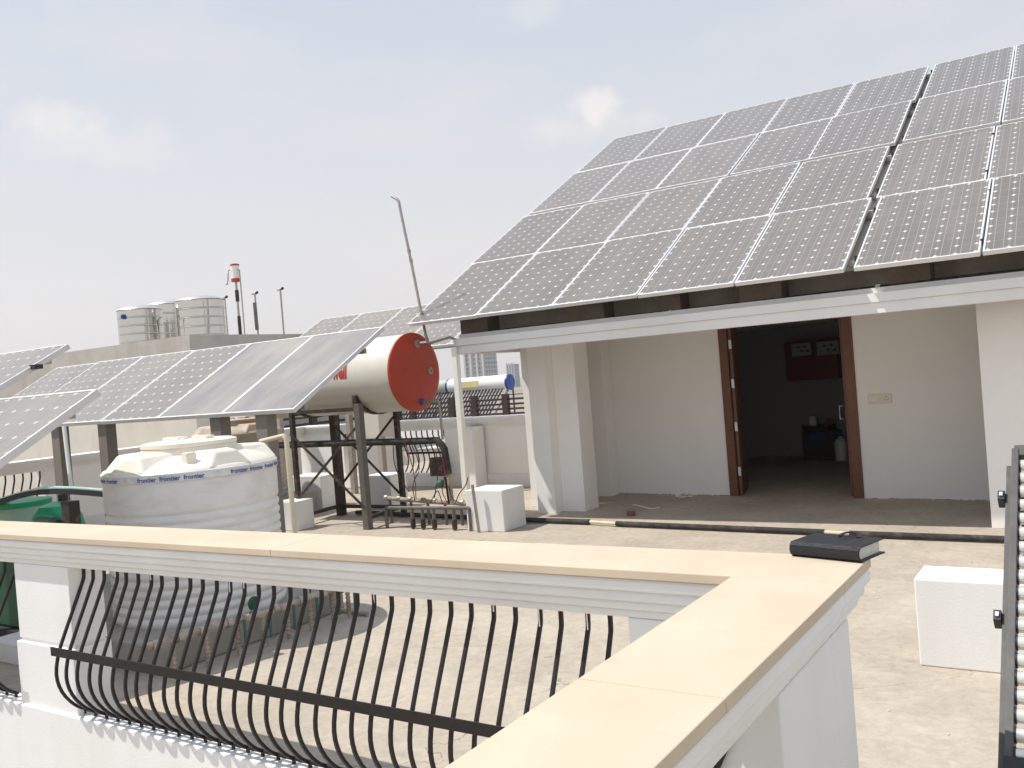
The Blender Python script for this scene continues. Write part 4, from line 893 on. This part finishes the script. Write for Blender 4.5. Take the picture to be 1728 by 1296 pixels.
# loose cables
cb2 = thing('loose_cables', 'thin black and red cables hanging around the pipework below the water heater', 'cable', (-7, 8.2, 0.3))
for pts, m_ in (([(663, 745), (665, 790), (690, 830)], 'wire'), ([(690, 740), (712, 790), (695, 815), (700, 845)], 'wire'), ([(683, 745), (700, 800), (702, 842)], 'wirered'), ([(735, 760), (741, 790), (733, 840)], 'wire'), ([(745, 765), (752, 800), (744, 828), (755, 848)], 'wirered'),
                ([(768, 850), (775, 832), (786, 820), (790, 805)], 'wire'), ([(757, 820), (762, 842), (778, 850)], 'wire'), ([(726, 850), (738, 825), (742, 835), (747, 850)], 'wire')):
    MB().tube(smooth_path([at(*p, y=8.2) for p in pts], 3), 0.006, 5).build('cable', m_, cb2, smooth=True)
q = at(800, 815, y=8.0); tag(MB().tube([at(797, 818, y=8.05), Vector((at(808, 892, y=8.05).x, 8.05, 0))], 0.018, 8).build('grey_pipe', 'galv', smooth=True), 'thin pale pipe leaning against the left side of the white block', 'pipe')

# ------------------------------------------------------------------ far terrace parapets with railings
fpz = 1.07
def far_parapet(name, label, x0, x1, posts, along='x', c=0.0, low=0.19):
    t = thing(name, label, 'parapet', (x0 if along == 'x' else c, c if along == 'x' else x0, 0), group='white parapets at the terrace edge')
    def bx(b, a0, a1, d0, d1, z0, z1):
        if along == 'x': b.box(a0, a1, c+d0, c+d1, z0, z1)
        else: b.box(c-d1, c-d0, a0, a1, z0, z1)
    b = MB(); bx(b, x0, x1, -0.03, 0.24, -0.3, low); b.build('curb', 'white', t)
    b = MB()
    for e_, za, zb in ((0.06, fpz-0.07, fpz-0.031), (0.035, fpz-0.10, fpz-0.071), (0.0, fpz-0.16, fpz-0.101)): bx(b, x0, x1, -e_, 0.2+e_, za, zb)
    b.build('moulding', 'white', t)
    b = MB(); bx(b, x0, x1, -0.08, 0.28, fpz-0.03, fpz); b.build('coping', 'white', t)
    for a0, a1 in posts:
        b = MB(); bx(b, a0, a1, 0.0, 0.2, low+0.001, fpz-0.161); b.build('post', 'wall', t)
    return t
fx0 = at(665, 760, y=11.55).x; fx1 = at(752, 760, y=11.55).x
pA = at(690, 760, y=11.55).x
far_parapet('parapet', 'white parapet across the back of the terrace, behind the water heater', -12.3, -6.3, ((-12.3, -11.2), (at(600, 760, y=11.55).x, at(664, 760, y=11.55).x), (at(752, 760, y=11.55).x, -6.3)), 'x', 11.55)
far_parapet('parapet', 'white parapet along the far left side of the terrace', -2.0, 11.50, ((-2.0, -1.5), (2.0, 2.5), (6.75, 8.2), (9.9, 11.4)), 'y', -12.1)
# rails for the far parapets
farr = None
def far_rail(x, y, n, rz, label):
    t = thing('balcony_railing', label, 'railing', (x, y, 0.19), (0, 0, rz), 'black bulged railings of the distant parapets')
    path = smooth_path([(0, a*0.9, c*0.975) for a, c in BARP], 1); me = None
    for i in range(n):
        if me is None: me = MB().bar(path, 0.016, 0.016, up=(1, 0, 0)).build('bar', 'iron', t, local=True); o = me
        else: o = me.copy(); COL.objects.link(o); o.parent = t
        o.location = (i*0.115, 0, 0)
    MB().box(-0.03, (n-1)*0.115+0.03, -0.123, -0.116, 0.315, 0.35).build('flat_band', 'iron', t, local=True)
    return t
n_ = int((fx1-fx0)/0.115); far_rail(fx1-0.05, 11.64, n_, math.pi, 'small bulged railing in the back parapet, right of the geyser stand')
a = at(455, 780, x=-12.02)
far_rail(-12.17, 9.85, 14, -math.pi/2, 'small bulged railing in the left parapet, seen between the tank and the stand')
far_rail(at(596, 760, y=11.64).x, 11.64, 9, math.pi, 'small bulged railing in the back parapet, seen through the geyser stand')
far_rail(-12.17, 6.70, 36, -math.pi/2, 'small bulged railing at the far left under the panels')
q = at(739, 770, y=11.3); q2 = at(757, 812, y=11.3)
tag(MB().box(at(726, 770, y=11.3).x, at(748, 770, y=11.3).x, 11.26, 11.4, at(740, 803, y=11.3).z, at(740, 772, y=11.3).z).build('meter_box', 'steelbrown', bevel=0.005), 'dark brown box hanging on the back railing behind the lagged pipe', 'box')
tag(MB().box(at(615, 760, y=10.9).x, at(654, 760, y=10.9).x, 10.75, 11.1, at(640, 738, y=10.9).z, at(640, 692, y=10.9).z).build('air_cooler', 'cement_light', bevel=0.01), 'beige ventilation box behind the geyser stand', 'ventilation box')
tag(MB().box(at(648, 760, y=10.9).x, at(655, 760, y=10.9).x, 10.75, 10.85, 0, 0.9).build('cable_duct', 'cement', bevel=0.004), 'narrow grey duct standing below the beige ventilation box', 'duct')
for px0, px1, y_, z1, lab in ((795, 806, 11.1, 0.92, 'thin white panel leaning by the back parapet'),): pass
wp = MB(); a = at(779, 728, y=11.3).x; c = at(803, 728, y=11.3).x; wp.box(a, c, 11.2, 11.5, 0, 0.95)
tag(wp.build('masonry_pier', 'white', bevel=0.004), 'white pier in front of the back parapet beside the pale square post', 'pier')
wp = MB(); a = at(806, 728, y=11.5).x; wp.box(a+0.0, a+0.03, 11.47, 11.52, 0.20, 0.95); tag(wp.build('gate_gap', 'iron'), 'narrow black iron bar in the slit beside the white pier', 'bar')
# ventilation pier under geyser area: tall white posts near left corner
wp = MB(); a = at(507, 760, x=-11.6); wp.box(-11.75, -11.35, 9.6, 10.0, 0, 1.75); tag(wp.build('masonry_pier', 'white', bevel=0.004), 'tall white pier beyond the left leg of the geyser stand', 'pier')

# ------------------------------------------------------------------ neighbour terrace: slatted railing and evacuated tube heaters
nb = thing('neighbour_block', 'white neighbouring roof edge carrying the brown slatted railing', 'building', (-16, 17, -10))
MB().box(-14.5, -8.0, 16.0, 40, -10, 0.15).build('body', 'cement_light', nb)
MB().box(-14.49, -7.9, 15.95, 16.2, 0.3, 0.86).build('kerb', 'white', nb)
sr = thing('slatted_railing', 'dark brown railing of flat horizontal slats on the neighbouring roof', 'railing', (-14, 16, 0.86))
def zat(px, py, y): return at(px, py, y=y).z
x = -26.0; i = 0
zs_ = [at(862, p_, y=16.05).z for p_ in (665.5, 673, 681.5, 689.5, 697.5)]
for px in (672, 697, 764, 802, 855):
    xx = at(px, 690, y=16.06).x; MB().box(xx-0.07, xx+0.07, 16.0, 16.1, 0.8, zs_[0]+0.02).build('post', 'slat', sr)
for xx in (-13.9,): MB().box(xx-0.07, xx+0.07, 16.0, 16.1, 0.8, zs_[0]+0.02).build('post', 'slat', sr)
for zz in zs_[1:]: MB().box(-14.5, -8.2, 16.03, 16.06, zz-0.022, zz+0.022).build('slat', 'slat', sr)
MB().box(-14.5, -8.2, 16.035, 16.055, zs_[0]-0.01, zs_[0]+0.01).build('slat', 'slat', sr)
sl = thing('slatted_railing', 'dark brown slatted railing glimpsed beyond the left parapet, left of the geyser stand', 'railing', (-14.6, 13, 0.86))
MB().box(-14.75, -14.5, 12.6, 15.9, -10, 0.86).build('kerb_wall', 'white', sl)
for zz in (0.98, 1.14, 1.30, 1.46): MB().box(-14.62, -14.59, 12.65, 15.9, zz-0.03, zz+0.03).build('slat', 'slat', sl)
for yy in (12.75, 14.2, 15.7): MB().box(-14.66, -14.56, yy-0.08, yy+0.08, 0.861, 1.52).build('post', 'slat', sl)
HZ = at(858, 645, y=19.2).z-1.36
def heater(x1, lab, hid=False, src=[None]):
    y_ = 19.2
    if src[0] is None:
        t = thing('evacuated_tube_heater', lab, 'solar heater', (x1, y_, HZ), group='evacuated tube heaters on the neighbouring roof')
        R = 0.20; L = 2.45; zc = 1.36
        MB().lathe([(R, -L+0.03), (R, -0.06)], (0, 0, zc), 40, axis='x').build('tank_shell', 'whitegloss', t, smooth=True, local=True)
        MB().lathe([(R*0.3, 0.01), (R*0.98, 0.0), (R*1.03, -0.01), (R*1.03, -0.06)][::-1], (0, 0, zc), 40, axis='x').build('end_cap', 'bluecap', t, smooth=True, local=True)
        MB().lathe([(R*1.03, -L+0.03), (R*1.03, -L-0.02), (R*0.9, -L-0.03)], (0, 0, zc), 40, axis='x').build('end_cap', 'bluecap', t, smooth=True, local=True)
        MB().box(-L*0.66, -L*0.36, -R-0.006, -R+0.10, zc-0.06, zc+0.10).build('label_sheet', 'label', t, local=True)
        n = 22
        tm = MB().tube([(0, -0.12, zc-0.14), (0, -1.50, 0.0)], 0.024, 10).build('tube', 'glass_tube', t, smooth=True, local=True)
        for i in range(n):
            o = tm if i == 0 else tm.copy()
            if i: COL.objects.link(o); o.parent = t
            o.location = (-0.18-i*(L-0.35)/(n-1), 0, 0)
        b = MB()
        for xx in (-0.05, -L+0.05):
            b.bar([(xx, -0.10, zc-0.2), (xx, -1.52, -0.02)], 0.04, 0.04); b.bar([(xx, 0.15, zc-0.1), (xx, 0.15, 0.0)], 0.035, 0.035); b.bar([(xx, -1.5, 0.0), (xx, 0.15, 0.0)], 0.03, 0.03); b.bar([(xx, -0.7, 0.62), (xx, 0.15, 0.2)], 0.025, 0.025)
        b.bar([(-L+0.05, -1.52, -0.0), (-0.05, -1.52, 0)], 0.05, 0.05); b.bar([(-L+0.05, -0.75, 0.58), (-0.05, -0.75, 0.58)], 0.03, 0.03)
        b.build('support_frame', 'rail', t, local=True); src[0] = t
    else: t = dup(src[0], (x1, y_, HZ), label=lab)
    return t
heater(at(862, 645, y=19.2).x, 'evacuated tube heater with blue end cap nearest the white house corner')
heater(at(762, 655, y=19.2).x, 'evacuated tube heater just behind the red geyser end cap')
heater(at(690, 665, y=19.2).x-0.6, 'evacuated tube heater mostly hidden behind the cream geyser')

# neighbour house at left, stained cement
cx0 = -15.2; cN = at(320, 567, x=cx0)
nh = thing('neighbour_house', 'stained grey cement neighbouring roof wall at the left, behind the panels', 'building', (cx0, cN.y, -10))
MB().box(-40, cx0, cN.y, 18, -10, cN.z).build('upper_wall', 'cement_light', nh)
MB().box(-40.1, cx0+0.04, cN.y-0.04, 18.04, cN.z-0.85, cN.z+0.02).build('parapet_band', 'band', nh)
# polished steel tanks on it
G_S = 'polished steel water tanks on the neighbouring roof'
def steel_tank(px0, px1, ytop, ybot, dist_y, lab, seal=False):
    pc_ = at((px0+px1)/2, (ytop+ybot)/2, y=dist_y); a = at(px0, ybot, y=dist_y); c = at(px1, ybot, y=dist_y)
    R = (Vector((a.x, a.y, 0))-Vector((c.x, c.y, 0))).length/2*0.80
    zb, zt2 = min(at((px0+px1)/2, ybot, y=dist_y).z, cN.z+0.0), at((px0+px1)/2, ytop, y=dist_y).z
    zb = cN.z+0.02
    t = thing('steel_tank', lab, 'water tank', (pc_.x, pc_.y, zb), group=G_S)
    H = zt2-zb; pr = [(R*0.99, zb)]
    for i in range(5):
        z0 = zb+H*(i/5); z1 = zb+H*((i+1)/5)
        pr += [(R*0.985, z0+0.015), (R, z0+0.022), (R, z0+0.03), (R, (z0+z1)/2), (R, z1-0.03), (R, z1-0.022), (R*0.94, z1-0.012), (R*0.94, z1-0.006), (R*1.01, z1-0.008)]
    MB().lathe(pr, (pc_.x, pc_.y, 0), 48).build('shell', 'steel', t, smooth=True)
    MB().lathe([(R*1.01, zt2-0.008), (R*0.95, zt2+0.03), (R*0.6, zt2+0.09), (R*0.2, zt2+0.115)], (pc_.x, pc_.y, 0), 48).build('lid', 'steelcap', t, smooth=True)
    if seal:
        d = Vector((-pc_.x, -pc_.y, 0)).normalized(); s_ = Vector((-d.y, d.x, 0)); p = Vector((pc_.x, pc_.y, zt2-0.18))+d*(R+0.0)-s_*R*0.72-d*0.28*R
        MB().lathe([(0.06, -0.01), (0.06, 0.02)], (p.x+0.03, p.y-0.02, p.z), 16, axis='x').build('sticker', 'bluecap', t)
steel_tank(210, 265, 523, 577, 13.6, 'leftmost polished steel tank with a small blue sticker', True)
steel_tank(259, 312, 514, 573, 15.6, 'middle polished steel tank, partly behind the right one')
steel_tank(307, 372, 507, 565, 14.2, 'rightmost and widest polished steel tank')
q = at(377, 562, y=15.0); b = MB().tube([(q.x, q.y, cN.z-0.2), (q.x, q.y, cN.z+0.24)], 0.06, 12); tag(b.build('stub_pipe', 'galv', smooth=True), 'short grey stub pipe beside the rightmost steel tank', 'pipe')
q = at(266, 540, y=13.2); b = MB().tube([(q.x, q.y, cN.z+0.01), (q.x+0.01, q.y, q.z), (q.x+0.09, q.y, q.z+0.05)], 0.03, 8); tag(b.build('overflow_pipe', 'galv', smooth=True), 'bent overflow pipe between the left and middle steel tanks', 'pipe')
# vent pipes with T tops
G_V = 'vent pipes'
for (px, pt_, pb_, lab) in ((379, 503, 566, 'thin T-topped vent pipe right beside the steel tanks'), (430, 496, 580, 'thin T-topped vent pipe with a thick lower sleeve'), (473, 489, 566, 'thin T-topped vent pipe standing apart on the right')):
    y_ = 15.5; p = at(px, pt_, y=y_); bb = at(px+7, pb_, y=y_)
    t = thing('vent_pipe', lab, 'pipe', (p.x, y_, 1.0), group=G_V)
    MB().tube([(p.x, y_, 1.0), (p.x, y_, p.z)], 0.022, 8).build('riser', 'galv', t, smooth=True)
    MB().tube([(p.x-0.10, y_, p.z), (p.x+0.07, y_, p.z+0.02)], 0.020, 8).build('tee', 'galv', t, smooth=True)
    MB().tube([(p.x+0.05, y_, p.z+0.01), (p.x+0.10, y_, p.z+0.035)], 0.032, 8).build('nozzle', 'dark', t, smooth=True)
    if px == 430: MB().tube([(p.x+0.01, y_-0.03, p.z-0.9), (p.x, y_-0.03, p.z-0.22)], 0.045, 8).build('sleeve', 'steelgrey', t, smooth=True)
# small red and white air-vessel on a black mast
y_ = 13.0; p = at(397, 460, y=y_); b0 = at(407, 575, y=y_)
av = thing('header_tank', 'small white header tank with red rims on a black-sleeved mast', 'header tank', (p.x, y_, 1.0))
s_ = (at(397, 446, y=y_).z-at(397, 474, y=y_).z)
MB().lathe([(0.085, -s_/2+0.02), (0.085, s_/2-0.02)], (p.x, y_, p.z), 24).build('body', 'whitegloss', av, smooth=True)
MB().lathe([(0.075, -s_/2-0.025), (0.098, -s_/2-0.015), (0.098, -s_/2+0.045), (0.088, -s_/2+0.046)], (p.x, y_, p.z), 24).build('rim', 'redprint', av, smooth=True)
MB().lathe([(0.088, s_/2-0.03), (0.096, s_/2-0.029), (0.096, s_/2), (0.07, s_/2+0.012)], (p.x, y_, p.z), 24).build('rim', 'redprint', av, smooth=True)
zb_ = p.z-s_/2
MB().tube([(p.x, y_, 1.0), (p.x, y_, zb_)], 0.024, 10).build('mast', 'galv', av, smooth=True)
MB().tube([(p.x, y_, zb_-0.44), (p.x, y_, zb_-0.20)], 0.04, 10).build('mast_sleeve', 'foam', av, smooth=True)
MB().tube([(p.x, y_, 1.5), (p.x, y_, zb_-0.75)], 0.036, 10).build('mast_sleeve', 'foam', av, smooth=True)
MB().tube(smooth_path([(p.x-0.06, y_-0.08, p.z+0.06), (p.x-0.10, y_-0.1, p.z+0.05), (p.x-0.14, y_-0.1, p.z-0.22), (p.x-0.20, y_-0.1, p.z-0.24)], 2), 0.014, 8).build('spout', 'galv', av, smooth=True)
MB().tube(smooth_path([(p.x+0.08, y_, p.z+0.05), (p.x+0.13, y_, p.z+0.05), (p.x+0.14, y_, p.z-0.05), (p.x+0.14, y_, 1.0)], 2), 0.014, 8).build('feed_pipe', 'galv', av, smooth=True)

# ------------------------------------------------------------------ far towers
def tower(cx_, cy_, w_, d_, h_, lab, m_):
    t = thing('apartment_tower', lab, 'tower', (cx_, cy_, -10), group='distant towers in the haze')
    b = MB(); b.box(cx_-w_/2, cx_+w_/2, cy_-d_/2, cy_+d_/2, -10, h_); b.build('core', m_, t)
    for u_ in (-0.42, -0.14, 0.14, 0.42):
        MB().box(cx_+w_*u_-w_*0.035, cx_+w_*u_+w_*0.035, cy_-d_/2-1.2, cy_-d_/2-0.01, -10, h_+1.5).build('fin', 'towerc', t)
    return t
D1 = 520.0
a = at(800, 620, y=D1); aw = (at(822, 620, y=D1)-at(775, 620, y=D1)).length
tower(a.x, D1+8, aw*0.78, aw*0.6, 42, 'grey high-rise apartment tower under the fascia corner in the haze', 'facade')
D2 = 700.0
a = at(857, 620, y=D2); aw = (at(866, 620, y=D2)-at(848, 620, y=D2)).length
tower(a.x, D2+8, aw*0.8, aw*0.6, at(857, 615, y=D2).z, 'smaller pale blue distant tower beside the white house corner', 'facadeb')

# ------------------------------------------------------------------ evacuated tube collector at the right edge
ec = thing('tube_collector', 'dark grey collector rail with stacked glass tubes cut off by the right edge', 'solar collector', (-0.3, 3, 0))
XR = -0.30
tA = at(1717, 762, x=XR); tB = at(1707, 1296, x=XR)
dv_ = (tB-tA).normalized(); nv_ = Vector((0, -dv_.z, dv_.y)); nv_ = nv_ if nv_.z > 0 else -nv_
tEnd = tB + dv_*0.45
def rail_box(name, u0, u1, x0, x1, n0, n1, m_, parent=ec, bev=0.002):
    p0 = tA+dv_*u0; p1 = tA+dv_*u1
    q = [Vector((x0, p0.y, p0.z))+nv_*n0, Vector((x1, p0.y, p0.z))+nv_*n0, Vector((x1, p1.y, p1.z))+nv_*n0, Vector((x0, p1.y, p1.z))+nv_*n0]
    q += [v+nv_*(n1-n0) for v in q]
    return MB().hexa(q).build(name, m_, parent, bevel=bev)
LEN = (tEnd-tA).length
rail_box('side_rail', 0, LEN, XR-0.017, XR+0.006, -0.05, 0.02, 'rail')
rail_box('edge_strip', 0.06, LEN, XR-0.036, XR-0.0175, -0.05, -0.01, 'rail')
rail_box('top_plate', -0.02, 0.03, XR-0.01, XR+1.4, -0.03, 0.015, 'rail')
for py in (785, 992, 1275):
    p = at(1707-(py-785)*0.022, py, x=XR); u_ = (p-tA).dot(dv_)
    br_ = rail_box('clamp', u_-0.02, u_+0.02, XR-0.060, XR-0.0365, -0.045, 0.005, 'blackplastic')
    rail_box('bolt', u_-0.008, u_+0.008, XR-0.054, XR-0.043, 0.0055, 0.012, 'alu', br_, 0.001)
p = at(1705, 1270, x=XR); u_ = (p-tA).dot(dv_); rail_box('corner_bracket', u_+0.01, u_+0.14, XR-0.02, XR+0.10, 0.021, 0.035, 'blackplastic')
u_ = 0.07; nT = 0; tm = None
while u_ < LEN-0.03 and nT < 40:
    c_ = tA+dv_*u_
    o = MB().tube([(0, 0, 0), (1.35, 0, 0)], 0.0215, 14).build('glass_tube', 'glass_silver', ec, smooth=True) if tm is None else tm.copy()
    if tm is None: tm = o
    else: COL.objects.link(o); o.parent = ec; o.matrix_parent_inverse = tm.matrix_parent_inverse.copy()
    o.location = (XR+0.0075, c_.y, c_.z); u_ += 0.062; nT += 1
b = MB(); u_ = 0.07
while u_ < LEN-0.03:
    c_ = tA+dv_*u_; b.lathe([(0.0235, 0.0065), (0.0245, 0.007), (0.0245, 0.011), (0.023, 0.012)], (XR, c_.y, c_.z), 14, axis='x'); u_ += 0.062
b.build('rubber_seal', 'blackplastic', ec, smooth=True)
for xx in (XR+0.02, XR+1.35):
    for p in (tA+dv_*0.15, tEnd-dv_*0.1):
        MB().box(xx-0.015, xx+0.015, p.y-0.015, p.y+0.015, 0, p.z-0.045).build('leg', 'rail', ec)

# ------------------------------------------------------------------ debris
q = at(1065, 870, z=0); o = MB().box(-0.045, 0.045, -0.04, 0.03, 0, 0.05).build('brick_bit', 'brick', bevel=0.008); o.location = q; o.rotation_euler = (0, 0, 0.3); tag(o, 'broken piece of red brick on the porch floor', 'brick')
dbl = thing('debris_pile', 'scraps of white paper and plaster by the porch wall left of the door', 'debris', at(1150, 838, z=0))
for i in range(5):
    q = at(1138+i*7, 838+random.uniform(-3, 3), z=0.0); b = MB(); s_ = random.uniform(0.03, 0.05)
    b.box(q.x-s_, q.x+s_, q.y-0.03, q.y+0.03, 0, random.uniform(0.015, 0.05)); b.build('scrap', 'whitegloss' if i % 2 else 'pvc', dbl, bevel=0.01)
st_ = MB(); pts = smooth_path([at(1068, 851, z=0.006), at(1085, 855, z=0.006), at(1100, 859, z=0.006), at(1113, 856, z=0.006)], 3); st_.bar(pts, 0.03, 0.006); tag(st_.build('plastic_strip', 'whitegloss'), 'curled strip of white plastic on the porch floor', 'strip')
for i, (px, py) in enumerate(((1120, 1070), (980, 1090), (1560, 930), (1640, 950), (1480, 1010), (1500, 1200), (1380, 884), (1250, 884), (700, 1120), (800, 1060), (1010, 1040), (1600, 1240))):
    q = at(px, py, z=0); r_ = random.uniform(0.004, 0.008)
    o = MB().lathe([(r_*0.7, 0), (r_, r_*0.4), (r_*0.6, r_*0.9)], (0, 0, 0), 6).build('plaster_crumb', 'cement_light' if i % 3 else 'cement'); o.location = q
    tag(o, 'tiny crumb of plaster on the bare terrace floor', 'crumb', 'plaster crumbs on the terrace')

# ------------------------------------------------------------------ haze: one closed box of even thin air
hz_ = MB().box(-900, 300, -40, 1000, -11, 60).build('haze', 'white')
hz_['kind'] = 'stuff'
hm = bpy.data.materials.new('haze_air'); hm.use_nodes = True; t = hm.node_tree; t.nodes.clear()
o_ = N(t, 'ShaderNodeOutputMaterial'); v_ = N(t, 'ShaderNodeVolumePrincipled'); v_.inputs['Density'].default_value = 0.0006; v_.inputs['Color'].default_value = (0.92, 0.92, 0.94, 1)
v_.inputs['Anisotropy'].default_value = 0.3
t.links.new(v_.outputs[0], o_.inputs['Volume']); hz_.data.materials.clear(); hz_.data.materials.append(hm)
